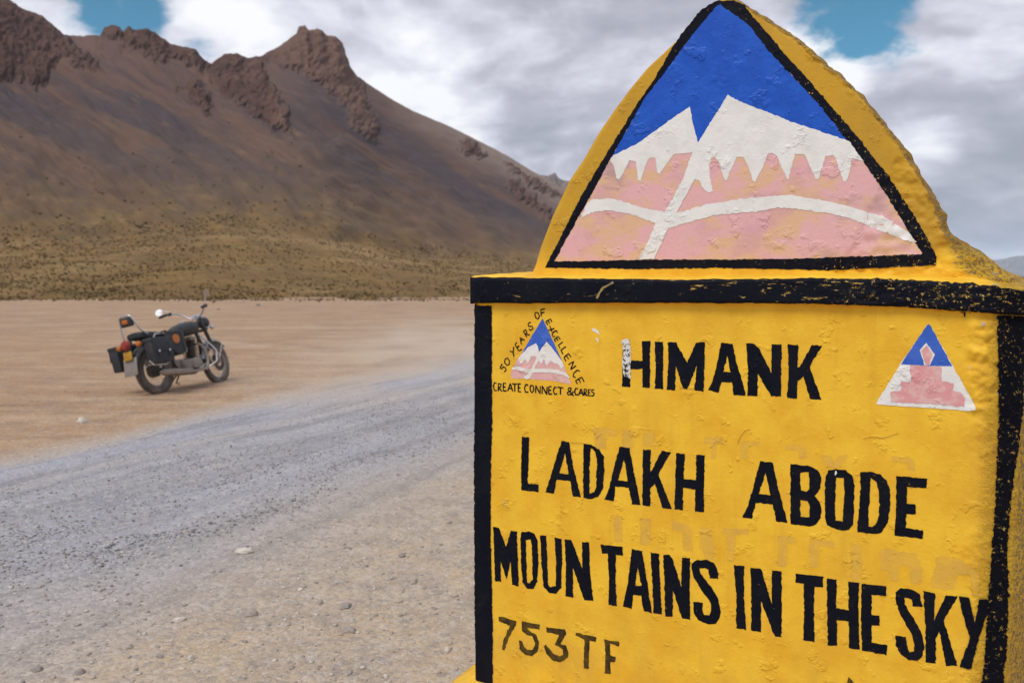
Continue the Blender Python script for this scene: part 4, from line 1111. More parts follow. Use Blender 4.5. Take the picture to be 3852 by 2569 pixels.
def stroke(name, lines, wdt, off_y, surf, mat, crop, parent=None, fin=.004, jit=.0003):
    """Brush strokes: each polyline widened to a ribbon; all ribbons of one letter are one mesh."""
    ox, oy, sc = crop; Vv, Ff = [], []
    for li, ln in enumerate(lines):
        q = np.array([FP(ox + x / sc, oy + y / sc) for x, y in ln])
        pts = [q[0]]
        for a, b in zip(q[:-1], q[1:]):
            n = max(1, int(np.hypot(*(b - a)) / fin)); pts += [a + (b - a) * (k + 1) / n for k in range(n)]
        pts = np.array(pts); tg = np.gradient(pts, axis=0); tg /= np.linalg.norm(tg, axis=1)[:, None] + 1e-9
        nr = np.stack([-tg[:, 1], tg[:, 0]], -1)
        wd = wdt * (.5 + .12 * perlin(pts[:, 0] * 70, pts[:, 1] * 70, li * 1.7))[:, None] * (1 + .06 * prn.normal(size=(len(pts), 1)))
        Lp, Rp = pts + nr * wd, pts - nr * wd; i0 = len(Vv)
        yl = surf(Lp[:, 0], Lp[:, 1]) - off_y - .0002 * li; yr = surf(Rp[:, 0], Rp[:, 1]) - off_y - .0002 * li
        for k in range(len(pts)): Vv += [(Lp[k, 0], yl[k], Lp[k, 1]), (Rp[k, 0], yr[k], Rp[k, 1])]
        for k in range(len(pts) - 1): Ff.append((i0 + 2 * k, i0 + 2 * k + 1, i0 + 2 * k + 3, i0 + 2 * k + 2))
    return link(name, np_mesh(name, Vv, Ff), mat, parent or sign)
SMALL = [
 [[(388,683),(364,733),(385,742),(400,718),(425,728),(433,755),(412,775)]],
 [[(420,632),(448,618),(470,650),(468,690),(442,702),(415,668),(420,632)]],
 [[(475,540),(512,556)],[(518,492),(512,556),(522,608)]],
 [[(555,440),(533,468),(577,540),(610,520)],[(553,503),(580,480)]],
 [[(605,467),(590,390),(642,420)],[(598,430),(618,408)]],
 [[(665,385),(628,318),(655,300),(668,330),(648,350),(698,360)]],
 [[(712,215),(682,230),(685,262),(728,262),(735,290),(707,308),(690,290)]],
 [[(765,105),(795,110),(808,150),(795,180),(770,170),(757,130),(765,105)]],
 [[(830,150),(825,75),(872,65)],[(828,115),(865,102)]],
 [[(905,245),(880,210),(930,178),(950,212)],[(905,193),(925,228)]],
 [[(905,310),(978,285)],[(925,255),(950,325)]],
 [[(1010,335),(1000,310),(968,325),(950,352),(960,378),(985,375)]],
 [[(990,437),(975,410),(1018,376),(1042,408)],[(997,393),(1018,420)]],
 [[(1072,438),(1020,475),(1040,510)]],
 [[(1107,490),(1050,530),(1072,575)]],
 [[(1105,655),(1085,612),(1135,570),(1164,608)],[(1110,592),(1137,630)]],
 [[(1135,695),(1195,655),(1160,750),(1222,705)]],
 [[(1264,768),(1235,755),(1195,790),(1188,830),(1217,838)]],
 [[(1238,912),(1215,875),(1285,835),(1312,887)],[(1250,855),(1272,897)]],
 [[(325,905),(300,895),(290,940),(300,985),(328,985)]],
 [[(345,992),(345,905),(375,915),(372,945),(348,950),(385,995)]],
 [[(432,905),(402,903),(400,988),(438,990)],[(402,945),(428,945)]],
 [[(450,990),(480,905),(507,995)],[(460,960),(497,962)]],
 [[(500,910),(560,912)],[(530,912),(530,998)]],
 [[(598,912),(570,910),(570,998),(602,1000)],[(570,952),(595,955)]],
 [[(682,927),(655,915),(640,955),(650,1003),(684,1003)]],
 [[(715,925),(740,935),(745,980),(725,1010),(705,985),(703,945),(715,925)]],
 [[(765,1012),(768,928),(815,1022),(818,936)]],
 [[(838,1024),(840,933),(890,1030),(895,943)]],
 [[(945,942),(915,940),(912,1025),(950,1025)],[(912,980),(940,982)]],
 [[(1003,955),(980,945),(965,985),(978,1028),(1008,1022)]],
 [[(1012,948),(1078,955)],[(1045,953),(1045,1030)]],
 [[(1193,1047),(1130,975),(1140,955),(1165,958),(1160,988),(1120,1010),(1130,1032),(1170,1030),(1190,995)]],
 [[(1242,967),(1215,960),(1205,1000),(1215,1035),(1242,1030)]],
 [[(1248,1040),(1277,965),(1302,1045)],[(1257,1012),(1292,1015)]],
 [[(1312,1044),(1312,970),(1338,975),(1335,1005),(1315,1010),(1347,1047)]],
 [[(1385,978),(1360,975),(1358,1042),(1387,1044)],[(1358,1008),(1380,1008)]],
 [[(1424,978),(1398,975),(1398,1000),(1424,1015),(1420,1040),(1392,1047)]],
]
for i, ls in enumerate(SMALL): stroke('small_letter', ls, .0042 if i > 18 else .0037, .0009, ss_, M_BLACK, C6)
# scratch through the black band and a run of black paint under it
def cap_surf(s_, z_): return cap_y(s_, z_)
def stroke_at(name, ln, wdt, off, surf, mat, crop, plane, parent):
    global FP
    keep = FP
    FP = lambda px, py, o_=0.0: keep(px, py, plane)
    o_ = stroke(name, [ln], wdt, off, surf, mat, crop, parent); FP = keep
    return o_
M_SCR = simple('scratched_yellow', (.42, .30, .10), .8, 0, (.08, .07, .06), .8, scale=90)
stroke_at('scratch', [(1535, 172), (1480, 205), (1425, 232), (1385, 290), (1360, 345)], .006, .0026, cap_surf, M_SCR, (1760, 1000, 2.8), CO, cap)
paint('paint_run', [[(1110,425),(1265,435),(1258,470),(1225,492),(1212,478),(1196,480),(1190,522),(1180,520),(1172,482),(1150,490),(1125,455)]], .0022, ss_, M_BLACK, crop=ER, cell=.006, jit=.0008)
# left emblem
e1 = paint('mountain_emblem', [[(845,175),(1062,650),(1110,770),(1165,905),(1140,915),(1000,882),(780,862),(620,850),(500,852),(483,825),(500,750),(560,630),(600,580)]], .0005, ss_, M_PINK2, crop=C6, jit=.0006)
paint('blue_field', [[(845,172),(1063,652),(1000,570),(885,440),(805,556),(765,458),(690,500),(596,590),(700,410)]], .0008, ss_, M_BLUE2, crop=C6, jit=.0003, parent=e1)
paint('snow_peaks', [[(598,586),(680,500),(770,452),(790,490),(805,555),(885,435),(940,490),(1062,655),(1082,715),(1050,738),(1015,685),(975,680),(938,652),(892,705),(882,690),(862,628),(828,688),(800,642),(778,655),(775,600),(715,600),(700,640),(675,682),(650,635),(600,680),(575,645),(560,640)]], .0011, ss_, M_WHITE2, crop=C6, jit=.0004, parent=e1)
paint('white_slanting_stripe', [[(785,600),(805,645),(740,760),(700,850),(665,860),(625,842),(670,800),(720,745)]], .0014, ss_, M_WHITE2, crop=C6, jit=.0004, parent=e1)
paint('white_road_stripe', [[(500,730),(545,708),(680,745),(860,735),(1000,750),(1110,785),(1150,835),(1150,852),(1080,812),(960,785),(800,780),(700,795),(640,780),(560,750),(505,752)]], .0017, ss_, M_WHITE2, crop=C6, jit=.0004, parent=e1)
# right emblem
e2 = paint('candle_emblem', [[(868,585),(880,582),(892,590),(1275,1270),(1270,1298),(1205,1308),(440,1256),(445,1235),(640,920)]], .0012, ss_, M_WHITE, crop=ER, jit=.0006, cell=.005)
paint('blue_field', [[(866,588),(880,580),(894,590),(1080,935),(860,930),(646,918)]], .0016, ss_, M_BLUE2, crop=ER, jit=.0004, parent=e2, cell=.005)
paint('pink_steps', [[(725,925),(985,940),(990,1060),(1090,1075),(1085,1140),(1150,1150),(1185,1215),(1180,1275),(960,1255),(565,1235),(555,1150),(640,1140),(645,1065),(730,1065)]], .0020, ss_, M_PINK3, crop=ER, jit=.0009, parent=e2, cell=.005)
fl = paint('white_flame', [[(860,738),(932,835),(892,925),(845,925),(805,800)]], .0020, ss_, M_WHITE, crop=ER, jit=.0004, parent=e2, cell=.005)
paint('pink_flame', [[(862,758),(915,835),(880,925),(855,920),(820,805)]], .0024, ss_, M_PINK3, crop=ER, jit=.0004, parent=e2, cell=.005)
# hairline cracks
M_CRACK = simple('crack_shadow', (.25, .14, .03), .9)
for crop, ln in ((C1, [(1510,1155),(1450,1165),(1405,1225),(1372,1290),(1368,1320)]), (ER, [(330,1545),(400,1530),(500,1540),(560,1520),(625,1500)]),
                 (Z1, [(1075,290),(1120,296),(1190,298),(1240,305)])):
    stroke('crack', [ln], .0010, .0018, ss_, M_CRACK, crop)
for ln in ([(3257,745),(3255,800),(3270,845)], [(3268,845),(3250,900),(3244,958)]):
    pass

# ============================================================ MOTORCYCLE
class MB:
    def __init__(self): self.V = []; self.F = []
    def add(self, P, F):
        o_ = len(self.V); self.V += [tuple(map(float, p)) for p in P]; self.F += [tuple(int(i) + o_ for i in f) for f in F]; return self
    def box(self, c, s, rot=(0, 0, 0), taper=1.0, bev=0.0):
        bm = bmesh.new(); bmesh.ops.create_cube(bm, size=1)
        for v in bm.verts:
            k = taper if v.co.z < 0 else 1
            v.co = Vector((v.co.x * s[0] * k, v.co.y * s[1] * (1 if taper == 1 else (k + 1) / 2), v.co.z * s[2]))
        if bev: bmesh.ops.bevel(bm, geom=list(bm.edges) , offset=bev, segments=2, affect='EDGES', profile=.5)
        M = Euler(rot).to_matrix()
        P = [M @ v.co + Vector(c) for v in bm.verts]; F = [[v.index for v in f.verts] for f in bm.faces]; bm.free()
        return self.add(P, F)
    def tube(self, pts, r, n=10, cap=True):
        pts = [Vector(p) for p in pts]; m = len(pts)
        rs = r if isinstance(r, (list, tuple)) else [r] * m
        P, F = [], []; prev = None
        for i, p in enumerate(pts):
            t_ = (pts[min(i + 1, m - 1)] - pts[max(i - 1, 0)]).normalized()
            a = prev if prev is not None else (Vector((0, 0, 1)) if abs(t_.z) < .9 else Vector((1, 0, 0)))
            a = (a - t_ * a.dot(t_)).normalized(); b = t_.cross(a); prev = a
            for k in range(n):
                q = 2 * math.pi * k / n; P.append(p + (a * math.cos(q) + b * math.sin(q)) * rs[i])
        for i in range(m - 1):
            for k in range(n): F.append((i * n + k, i * n + (k + 1) % n, (i + 1) * n + (k + 1) % n, (i + 1) * n + k))
        if cap: F.append(tuple(range(n))[::-1]); F.append(tuple((m - 1) * n + k for k in range(n)))
        return self.add(P, F)
    def lathe(self, prof, c, axis, n=32, close=False):
        ax = Vector(axis).normalized(); a = Vector((1, 0, 0)) if abs(ax.x) < .9 else Vector((0, 0, 1))
        a = (a - ax * a.dot(ax)).normalized(); b = ax.cross(a); P, F = [], []; m = len(prof)
        for h, r in prof:
            for k in range(n):
                q = 2 * math.pi * k / n; P.append(Vector(c) + ax * h + (a * math.cos(q) + b * math.sin(q)) * r)
        rng = range(m) if close else range(m - 1)
        for i in rng:
            j = (i + 1) % m
            for k in range(n): F.append((i * n + k, i * n + (k + 1) % n, j * n + (k + 1) % n, j * n + k))
        return self.add(P, F)
    def loft(self, rings, cap=True):
        n = len(rings[0]); P = [p for r_ in rings for p in r_]; F = []
        for i in range(len(rings) - 1):
            for k in range(n): F.append((i * n + k, i * n + (k + 1) % n, (i + 1) * n + (k + 1) % n, (i + 1) * n + k))
        if cap: F.append(tuple(range(n))[::-1]); F.append(tuple((len(rings) - 1) * n + k for k in range(n)))
        return self.add(P, F)
    def build(self, name, mat, parent, smooth=True, label=None):
        me = bpy.data.meshes.new(name); me.from_pydata(self.V, [], self.F); me.update()
        bm = bmesh.new(); bm.from_mesh(me); bmesh.ops.recalc_face_normals(bm, faces=bm.faces); bm.to_mesh(me); bm.free()
        me.materials.append(mat)
        o = bpy.data.objects.new(name, me); COL.objects.link(o); o.parent = parent
        if smooth:
            me.shade_smooth()
            try: me.set_sharp_from_angle(angle=R(38))
            except Exception: pass
        if label: o['label'] = label
        return o

DUST = (.33, .26, .20)
M_BPAINT = simple('black_enamel', (.010, .015, .020), .25, 0, DUST, .13, scale=8)
M_LEATH = simple('black_leather', (.012, .018, .026), .5, 0, DUST, .10, scale=8, bump=.002)
M_CHROME = simple('chrome', (.62, .62, .64), .22, 1.0, (.40, .34, .28), .25, scale=20)
M_ALU = simple('dusty_engine_metal', (.26, .235, .215), .6, .35, DUST, .75, scale=22, bump=.003)
M_DARKM = simple('dark_grimy_metal', (.035, .034, .034), .6, .3, DUST, .4, scale=22)
M_MUFF = simple('dusty_exhaust', (.33, .29, .255), .5, .4, DUST, .8, scale=9)
M_TYRE = simple('dusty_tyre_rubber', (.065, .058, .053), .95, 0, (.30, .25, .21), .75, scale=5, bump=.002)
M_RIM = simple('dusty_rim', (.42, .40, .38), .4, .7, DUST, .6, scale=20)
M_RED = simple('red_lens', (.26, .014, .008), .3, 0, DUST, .15)
M_AMB = simple('amber_lens', (.50, .135, .010), .35, 0, DUST, .15)
M_PLATE = simple('yellow_number_plate', (.52, .27, .015), .5, 0, (.12, .07, .02), .7, scale=45)
M_FLAP = simple('grey_mudflap', (.20, .185, .18), .85, 0, DUST, .6, scale=12)
M_MIR_SKY = simple('mirror_glass', (.93, .93, .94), .5, 0.0)  # matt white paints in the bright sky reflected by the left mirror
M_MIRG = simple('grey_mirror_glass', (.55, .55, .60), .12, 1.0)
M_WHITEL = simple('pale_grey_paint', (.62, .60, .57), .5, 0, DUST, .3)

BETA = R(19); LEAN = R(13)
BX, BY = ray(600, 1477).x * (EYE / -ray(600, 1477).z), EYE / -ray(600, 1477).z
bike = thing('parked_motorcycle', 'black touring motorcycle with saddlebags leaning on its side stand on the dirt lot', 'motorcycle',
             (BX, BY, float(ground_z(BX, BY)) - .006), (-LEAN, 0, math.pi / 2 - BETA))
WB, WR = 1.34, .335

def wheel(cx, wr, parent, tw=.055):
    wobj = bpy.data.objects.new('wheel', None); COL.objects.link(wobj); wobj.parent = parent; wobj.location = (cx, 0, wr)
    b = MB(); pr = []
    for k in range(14):
        q = 2 * math.pi * k / 14; pr.append((tw * math.cos(q) * .95, wr - tw * .98 + tw * .98 * math.sin(q)))
    b.lathe(pr, (0, 0, 0), (0, 1, 0), 56, close=True)
    for k in range(56):     # tread blocks
        q = 2 * math.pi * (k + .5) / 56
        for sy in (-.022, .022):
            b.box(((wr - .002) * math.cos(q + sy * 1.2), sy, (wr - .002) * math.sin(q + sy * 1.2)), (.012, .026, .022), (0, -q, 0))
    b.build('tyre', M_TYRE, wobj)
    rr_ = wr - 2 * tw * .93
    MB().lathe([(-.03, rr_ + .014), (-.026, rr_), (-.012, rr_ - .008), (.012, rr_ - .008), (.026, rr_), (.03, rr_ + .014)], (0, 0, 0), (0, 1, 0), 48).build('rim', M_RIM, wobj)
    s = MB()
    for k in range(36):
        q = 2 * math.pi * k / 36; q2 = q + (.32 if k % 2 else -.32); sy = .03 if k % 4 < 2 else -.03
        s.tube([(.045 * math.cos(q2), sy, .045 * math.sin(q2)), ((rr_ - .004) * math.cos(q), 0, (rr_ - .004) * math.sin(q))], .0024, 4, False)
    s.build('spokes', M_RIM, wobj)
    return wobj
rw = wheel(0, WR, bike, .060)
MB().lathe([(-.05, .0), (-.05, .085), (-.02, .092), (.06, .092), (.07, .05), (.07, 0)], (0, 0, 0), (0, 1, 0), 28).build('brake_drum', M_DARKM, rw)
# steered front assembly
steer = bpy.data.objects.new('front_fork_assembly', None); COL.objects.link(steer); steer.parent = bike
HEADX, HEADZ = WB - .33, .92
SA = R(7)
steer.location = (WB - .30 + .30 * math.cos(SA), .30 * math.sin(SA), WR); steer.rotation_euler = (0, 0, SA)
fw_ = wheel(0, .325, steer, .047); fw_.location = (0, 0, -.008)
MB().lathe([(-.045, 0), (-.045, .035), (.045, .035), (.045, 0)], (0, 0, 0), (0, 1, 0), 20).build('hub', M_ALU, fw_)
MB().lathe([(-.062, .06), (-.062, .135), (-.058, .135), (-.058, .06)], (0, 0, 0), (0, 1, 0), 36, close=True).build('brake_disc', M_DARKM, fw_)
MB().box((-.10, -.062, .07), (.07, .035, .09), (0, .5, 0), bev=.006).build('brake_caliper', M_DARKM, steer)
topx, topz = -.30, .675
for sy in (-.085, .085):
    MB().tube([(0, sy, 0), (-.12, sy, .27)], [.026, .024], 12).build('fork_leg', M_ALU, steer)
    MB().tube([(-.12, sy, .27), (topx, sy, topz)], [.030, .028], 12).build('fork_tube', M_BPAINT, steer)
MB().box((topx + .03, 0, topz - .02), (.07, .22, .03), (0, -.42, 0), bev=.006).box((topx + .09, 0, topz - .15), (.07, .22, .03), (0, -.42, 0), bev=.006).build('fork_yoke', M_DARKM, steer)
def fender(c_r, a0, a1, wd, parent, name, mat, centre=(0, 0, 0), crown=.018, n=26):
    rings = []
    for k in range(n):
        q = a0 + (a1 - a0) * k / (n - 1)
        ring = []
        for j in range(9):
            u = -1 + 2 * j / 8; rr2 = c_r + crown * (1 - u * u) - .02 * (abs(u) ** 4)
            ring.append((centre[0] + rr2 * math.cos(q), u * wd, centre[2] + rr2 * math.sin(q)))
        for j in range(8, -1, -1):
            u = -1 + 2 * j / 8; rr2 = c_r - .004 + crown * (1 - u * u) - .02 * (abs(u) ** 4)
            ring.append((centre[0] + rr2 * math.cos(q), u * wd * .98, centre[2] + rr2 * math.sin(q)))
        rings.append(ring)
    return MB().loft(rings).build(name, mat, parent)
ffd = fender(.365, R(38), R(168), .062, steer, 'front_fender', simple('silver_fender', (.42, .42, .43), .3, .6, DUST, .4, scale=12))
MB().tube([(.0, -.07, 0), (.12, -.075, .22), (.20, -.06, .30)], .006, 6).tube([(.0, -.07, 0), (-.15, -.075, .2), (-.24, -.06, .27)], .006, 6).build('fender_stay', M_CHROME, ffd)
# headlamp and nacelle
hl = MB().lathe([(-.14, .0), (-.13, .035), (-.09, .075), (-.02, .092), (.02, .094), (.03, .088)], (topx + .20, 0, topz - .03), (1, 0, -.05), 28).build('headlight', M_BPAINT, steer)
MB().lathe([(.018, .098), (.036, .092), (.034, .084)], (topx + .20, 0, topz - .03), (1, 0, -.05), 28).build('rim', M_CHROME, hl)
MB().lathe([(.030, .086), (.045, .05), (.05, 0.0)], (topx + .20, 0, topz - .03), (1, 0, -.05), 24).build('lens', M_WHITEL, hl)
for sy in (-1, 1):
    MB().lathe([(-.04, 0), (-.035, .022), (0, .036), (.02, .036), (.03, .02), (.032, 0)], (topx + .155, sy * .165, topz - .125), (1, 0, 0), 18).tube([(topx + .12, sy * .05, topz - .11), (topx + .14, sy * .16, topz - .125)], .009, 8).build('front_indicator', M_CHROME, steer)
for yv in (.055, -.055): MB().lathe([(-.035, .0), (-.035, .045), (0, .05), (.012, .046), (.012, 0)], (topx + .07, yv, topz + .085), (-.6, 0, 1), 22).build('instrument', M_CHROME, steer)
hb = MB().tube([(topx - .31, .37, topz + .150), (topx - .17, .335, topz + .185), (topx - .07, .26, topz + .185), (topx + .0, .14, topz + .10), (topx + .01, .06, topz + .045), (topx + .01, -.06, topz + .045), (topx + .0, -.14, topz + .10), (topx - .07, -.26, topz + .185), (topx - .17, -.335, topz + .185), (topx - .31, -.37, topz + .150)], .0125, 10).build('handlebar', M_CHROME, steer)
for sy in (-1, 1):
    MB().tube([(topx - .18, sy * .34, topz + .183), (topx - .32, sy * .373, topz + .147)], .020, 12).build('grip', M_LEATH, hb)
    MB().box((topx - .14, sy * .318, topz + .185), (.05, .05, .05), (0, 0, -sy * .3), bev=.008).tube([(topx - .10, sy * .34, topz + .19), (topx - .27, sy * .41, topz + .15)], [.007, .006], 6).build('lever', M_DARKM, hb)
# mirrors
def mirror(base, tip, r_, face, mat):
    m = MB().tube([base, ((base[0] + tip[0]) / 2 + .01, (base[1] + tip[1]) / 2, (base[2] + tip[2]) / 2 + .035), tip], .0065, 8).lathe([(-.012, r_ * .45), (-.022, .0), (-.018, r_ * .45), (-.004, r_), (.003, r_)], tip, face, 26).build('mirror', M_CHROME, steer)
    MB().lathe([(.0032, r_ * .99), (.0045, r_ * .6), (.005, 0)], tip, face, 26).build('mirror_glass', mat, m)
mirror((topx - .12, .30, topz + .195), (topx - .13, .50, topz + .250), .058, (-.86, -.20, .30), M_MIR_SKY)
mirror((topx - .12, -.30, topz + .195), (topx - .12, -.36, topz + .37), .056, (-1, .32, -.22), M_MIRG)

# frame, tank, seat
MB().tube([(HEADX - .02, 0, .92), (.75, 0, .84), (.42, 0, .72), (.1, 0, .74), (-.22, 0, .80)], .022, 8).tube([(HEADX, 0, .86), (1.02, 0, .60), (.98, 0, .30), (.80, 0, .22), (.35, 0, .24)], .022, 8).tube([(.40, 0, .72), (.36, 0, .28)], .02, 8).tube([(.36, .10, .30), (0, .12, WR)], .022, 8).tube([(.36, -.10, .30), (0, -.12, WR)], .022, 8).tube([(.05, .12, .72), (.36, .10, .30)], .014, 8).tube([(.05, -.12, .72), (.36, -.10, .30)], .014, 8).build('frame', M_BPAINT, bike)
def ell(cx, cz, hy, hz, n=20, flat=1.0):
    return [(cx, hy * math.cos(2 * math.pi * k / n) * (1 - .18 * max(0, -math.sin(2 * math.pi * k / n))), cz + hz * math.sin(2 * math.pi * k / n)) for k in range(n)]
tank = MB().loft([ell(.46, .855, .03, .03), ell(.48, .86, .085, .065), ell(.56, .872, .118, .088), ell(.68, .888, .142, .106), ell(.80, .902, .150, .114), ell(.90, .912, .142, .108), ell(.97, .918, .112, .088), ell(1.005, .92, .06, .05)]).build('fuel_tank', M_BPAINT, bike)
MB().lathe([(0, .042), (.018, .042), (.024, .03), (.025, 0)], (.74, 0, .998), (0, 0, 1), 20).build('filler_cap', M_CHROME, tank)
def seat_ring(x, zt, hy, th, n=18):
    out = []
    for k in range(n):
        q = 2 * math.pi * k / n; cy, sy = math.cos(q), math.sin(q)
        out.append((x, hy * math.copysign(abs(cy) ** .6, cy), zt - th / 2 + th / 2 * math.copysign(abs(sy) ** .6, sy)))
    return out
seat = MB().loft([seat_ring(-.27, .885, .09, .05), seat_ring(-.24, .905, .13, .10), seat_ring(-.10, .905, .145, .115), seat_ring(.06, .895, .148, .12), seat_ring(.14, .865, .15, .11), seat_ring(.24, .835, .152, .09), seat_ring(.40, .838, .13, .09), seat_ring(.50, .868, .09, .07), seat_ring(.53, .875, .05, .03)]).build('seat', M_LEATH, bike)
# backrest: chrome loop, pad, amber reflector
bk = MB().tube([(-.12, -.135, .86), (-.24, -.14, .93), (-.315, -.12, 1.08), (-.33, -.10, 1.135), (-.335, -.06, 1.15), (-.335, .06, 1.15), (-.33, .10, 1.135), (-.315, .12, 1.08), (-.30, .14, .90), (-.28, .14, .80)], .0125, 10).build('backrest', M_CHROME, bike)
MB().box((-.315, 0, 1.065), (.06, .20, .135), (0, -.12, 0), bev=.018).build('pad', M_LEATH, bk)
MB().box((-.352, 0, 1.065), (.014, .095, .06), (0, -.12, 0), bev=.005).build('reflector', M_AMB, bk)
MB().tube([(-.05, -.155, .80), (-.02, -.165, .845), (.18, -.165, .845), (.2, -.155, .80)], .012, 8).build('grab_rail', M_CHROME, bike)
# rear fender, lamps, plate, flap
fender(.392, R(62), R(170), .088, bike, 'rear_fender', M_BPAINT, (0, 0, WR), .03)
MB().box((-.415, 0, .43), (.012, .235, .25), (0, .16, 0), bev=.004).build('mudflap', M_FLAP, bike)
MB().box((-.385, 0, .72), (.05, .13, .15), (0, .1, 0), bev=.012).build('lamp_bracket', M_BPAINT, bike)
MB().lathe([(0, .075), (.03, .072), (.055, .05), (.062, .0)], (-.40, .01, .735), (-1, 0, .1), 26).build('tail_light', M_RED, bike)
MB().box((-.425, 0, .585), (.006, .150, .125), (0, .10, 0), bev=.002).build('number_plate', M_PLATE, bike)
for sy in (-1, 1):
    ind = MB().lathe([(-.03, .012), (-.02, .034), (.01, .040), (.03, .036), (.042, .018), (.044, 0)], (-.36, sy * .175, .725), (-1, 0, 0), 20).build('rear_indicator', M_AMB, bike)
    MB().tube([(-.34, sy * .05, .74), (-.335, sy * .17, .728)], .010, 8).build('stalk', M_DARKM, ind)
# panniers
def pannier(sy):
    yc = sy * (.285 if sy < 0 else .35)
    p = MB().box((-.13, yc, .585), (.40, .16, .35), (0, .0, 0), taper=.92, bev=.022).build('pannier', M_LEATH, bike)
    MB().box((-.13, yc + sy * .004, .745), (.415, .175, .055), (0, 0, 0), bev=.018).box((-.13, yc + sy * .086, .66), (.37, .012, .19), (0, 0, 0), bev=.004).build('flap', M_LEATH, p)
    for xx in (-.23, -.03):
        st = MB().box((xx, yc + sy * .091, .60), (.026, .006, .22), (0, 0, 0), bev=.002).build('strap', M_LEATH, p)
        MB().box((xx, yc + sy * .096, .575), (.034, .005, .028), (0, 0, 0), bev=.002).build('buckle', M_CHROME, st)
    if sy < 0:
        MB().tube([(-.33, yc + .02, .46), (-.32, yc - .03, .395), (-.10, yc - .03, .385), (.10, yc + .0, .44)], .012, 8).build('pannier_rail', M_CHROME, p)
    return p
pannier(-1); pannier(1)
# leather throw-over bag with round badge in front of the pannier, one each side
for sy in (-1, 1):
    rings = []
    yc = sy * .235
    for yo in (-.035, -.03, .03, .042):
        k = .94 if yo in (-.035, .042) else 1.0
        ring = []
        for (x_, z_) in ((.12, .86), (.40, .86), (.43, .80), (.435, .62), (.41, .54), (.34, .50), (.24, .505), (.17, .55), (.13, .64), (.11, .76)):
            ring.append((.275 + (x_ - .275) * k, yc + sy * yo, .69 + (z_ - .69) * k))
        rings.append(ring)
    bg = MB().loft(rings).build('side_bag', M_LEATH, bike)
    MB().box((.385, yc + sy * .045, .70), (.045, .008, .30), bev=.003).build('strap', M_BPAINT, bg)
    bd = MB().lathe([(0, .068), (.008, .066), (.010, .0)], (.245, yc + sy * .042, .735), (0, sy, 0), 28).build('round_badge', M_AMB, bg, label='round amber badge on the bag')
    MB().lathe([(.010, .020), (.013, .018), (.014, .0)], (.245, yc + sy * .042, .735), (0, sy, 0), 14).build('badge_centre', M_PLATE, bd)
    MB().tube([(.12, sy * .12, .865), (.12, yc, .872), (.12, yc + sy * .03, .83)], .012, 6).tube([(.34, sy * .12, .84), (.34, yc, .862), (.34, yc + sy * .03, .82)], .012, 6).build('bag_strap', M_LEATH, bg)
# engine
eng = MB().box((.66, 0, .34), (.44, .24, .20), (0, .04, 0), bev=.045).lathe([(-.155, .0), (-.155, .07), (-.13, .105), (0, .11), (.13, .105), (.16, .07), (.16, 0)], (.76, 0, .34), (0, 1, 0), 30).lathe([(-.15, .0), (-.15, .06), (-.12, .085), (.12, .085), (.15, .06), (.15, 0)], (.53, 0, .35), (0, 1, 0), 26).box((.42, 0, .37), (.18, .17, .16), bev=.03).build('engine', M_ALU, bike)
fn = MB()
for k in range(9): fn.box((.79 + k * .004, 0, .46 + k * .030), (.155 - (k == 8) * .02, .175, .012), (0, .1, 0), bev=.004)
fn.box((.80, 0, .58), (.095, .11, .27), (0, .1, 0), bev=.02)
fn.build('cylinder_fins', M_DARKM, eng)
MB().box((.83, 0, .745), (.13, .14, .06), (0, .1, 0), bev=.02).build('rocker_box', M_ALU, eng)
MB().tube([(.67, -.04, .60), (.57, -.07, .60), (.47, -.07, .61)], [.026, .030, .034], 14).box((.60, -.07, .585), (.06, .06, .10), bev=.012).build('carburettor', M_ALU, eng)
MB().box((.42, 0, .60), (.16, .22, .18), bev=.035).build('air_box', M_BPAINT, bike)
MB().tube([(.86, -.05, .66), (.95, -.075, .64), (1.01, -.10, .54), (1.00, -.12, .38), (.94, -.135, .28), (.84, -.14, .245), (.70, -.145, .24)], .021, 12).build('exhaust_pipe', M_MUFF, bike)
MB().tube([(.72, -.145, .24), (.62, -.15, .243), (.50, -.155, .25), (.1, -.175, .275), (-.02, -.18, .283), (-.08, -.183, .287)], [.022, .036, .046, .050, .046, .024], 16).build('muffler', M_MUFF, bike)
MB().tube([(.96, .07, .80), (1.06, .15, .64), (1.09, .235, .50), (1.05, .24, .34), (.94, .10, .24)], .0135, 10).tube([(.96, -.07, .80), (1.06, -.15, .64), (1.09, -.235, .50), (1.05, -.24, .34), (.94, -.10, .24)], .0135, 10).tube([(1.07, .12, .62), (1.07, -.12, .62)], .012, 8).build('crash_bar', M_CHROME, bike)
for sy in (-1, 1):
    sh = MB().tube([(.06, sy * .125, .72), (-.005, sy * .125, .36)], .017, 10).build('shock_absorber', M_CHROME, bike)
    sp2 = MB()
    for k in range(11):
        f = k / 10; sp2.lathe([(-.005, .030), (0, .034), (.005, .030)], (.05 - .045 * f, sy * .125, .69 - .25 * f), (.18, 0, 1), 14)
    sp2.build('spring', M_DARKM, sh)
    MB().tube([(.60, sy * .14, .27), (.60, sy * .26, .275)], .016, 8).build('footrest', M_DARKM, bike)
MB().tube([(.60, -.20, .30), (.72, -.22, .27), (.80, -.22, .32)], .008, 6).build('brake_pedal', M_CHROME, bike)
MB().tube([(.55, .12, .24), (.50, .30, .075)], .012, 8).box((.50, .305, .070), (.06, .04, .010), bev=.002).build('side_stand', M_DARKM, bike)
MB().box((.19, .10, .36), (.44, .03, .07), (0, .04, 0), bev=.012).build('chain_guard', M_BPAINT, bike)
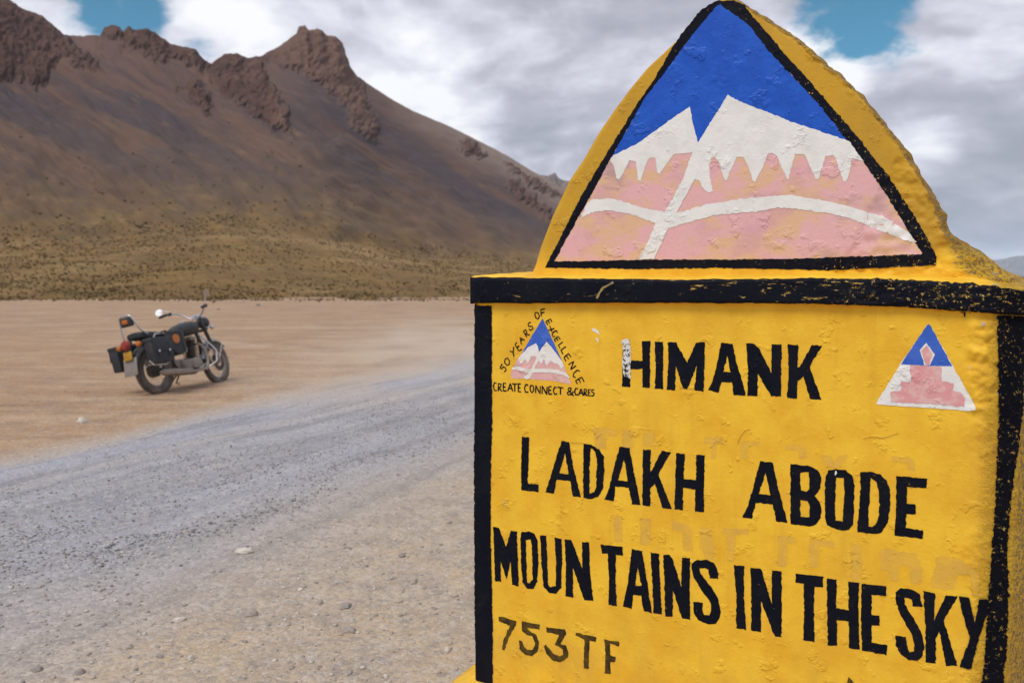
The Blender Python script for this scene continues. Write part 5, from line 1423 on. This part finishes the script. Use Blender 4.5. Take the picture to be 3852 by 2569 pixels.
MB().tube([(.33, -.13, .24), (.20, -.15, .10), (.26, -.15, .085)], .012, 8).tube([(.33, .13, .24), (.20, .15, .10)], .012, 8).build('centre_stand', M_DARKM, bike)

# ============================================================ AIR
def volume_box(name, lo, hi, dens, col, label, cat, anis=.3):
    bm = bmesh.new(); bmesh.ops.create_cube(bm, size=1)
    me = bpy.data.meshes.new(name); bm.to_mesh(me); bm.free()
    for v in me.vertices: v.co = Vector([(a + b) / 2 + c * (b - a) for a, b, c in zip(lo, hi, v.co)])
    m = bpy.data.materials.new(name); m.use_nodes = True; m.node_tree.nodes.clear(); t = NT(m.node_tree)
    out = t.new('ShaderNodeOutputMaterial'); pv = t.new('ShaderNodeVolumePrincipled'); t.l.new(pv.outputs[0], out.inputs['Volume'])
    pv.inputs['Color'].default_value = (*col, 1); pv.inputs['Density'].default_value = dens; pv.inputs['Anisotropy'].default_value = anis
    me.materials.append(m)
    o = bpy.data.objects.new(name, me); COL.objects.link(o); o['kind'] = 'stuff'; o['label'] = label; o['category'] = cat
    return t, pv, o
volume_box('haze', (-15000, -15000, -22), (15000, 15000, 640), 8.0e-5, (.62, .80, 1.0), 'thin blue haze in front of the far mountains', 'haze', 0.0)

t, pv, o = volume_box('dust', (-4.4, 8.5, -.05), (3.2, 26, 1.5), 0.0, (.99, .93, .84), 'thin pale dust drifting low over the lot between motorcycle and road', 'dust', .2)
P = t.new('ShaderNodeTexCoord').outputs['Object']; X3 = t.sep(P)
fx = t.math('MULTIPLY', t.ss(X3[0], -4.3, -2.0), t.ss(X3[0], 3.1, 1.0)); fy = t.math('MULTIPLY', t.ss(X3[1], 8.6, 12), t.ss(X3[1], 25.8, 19))
fz = t.ss(X3[2], 1.35, .0); fz = t.math('MULTIPLY', fz, fz)
nn = t.ss(t.noise(t.mapv(P, scale=(.55, .4, 1.5)), 1.0, 3, .6), .38, .68)
t.put(pv.inputs['Density'], t.math('MULTIPLY', t.math('MULTIPLY', fx, fy), t.math('MULTIPLY', t.math('MULTIPLY', fz, nn), .20)))
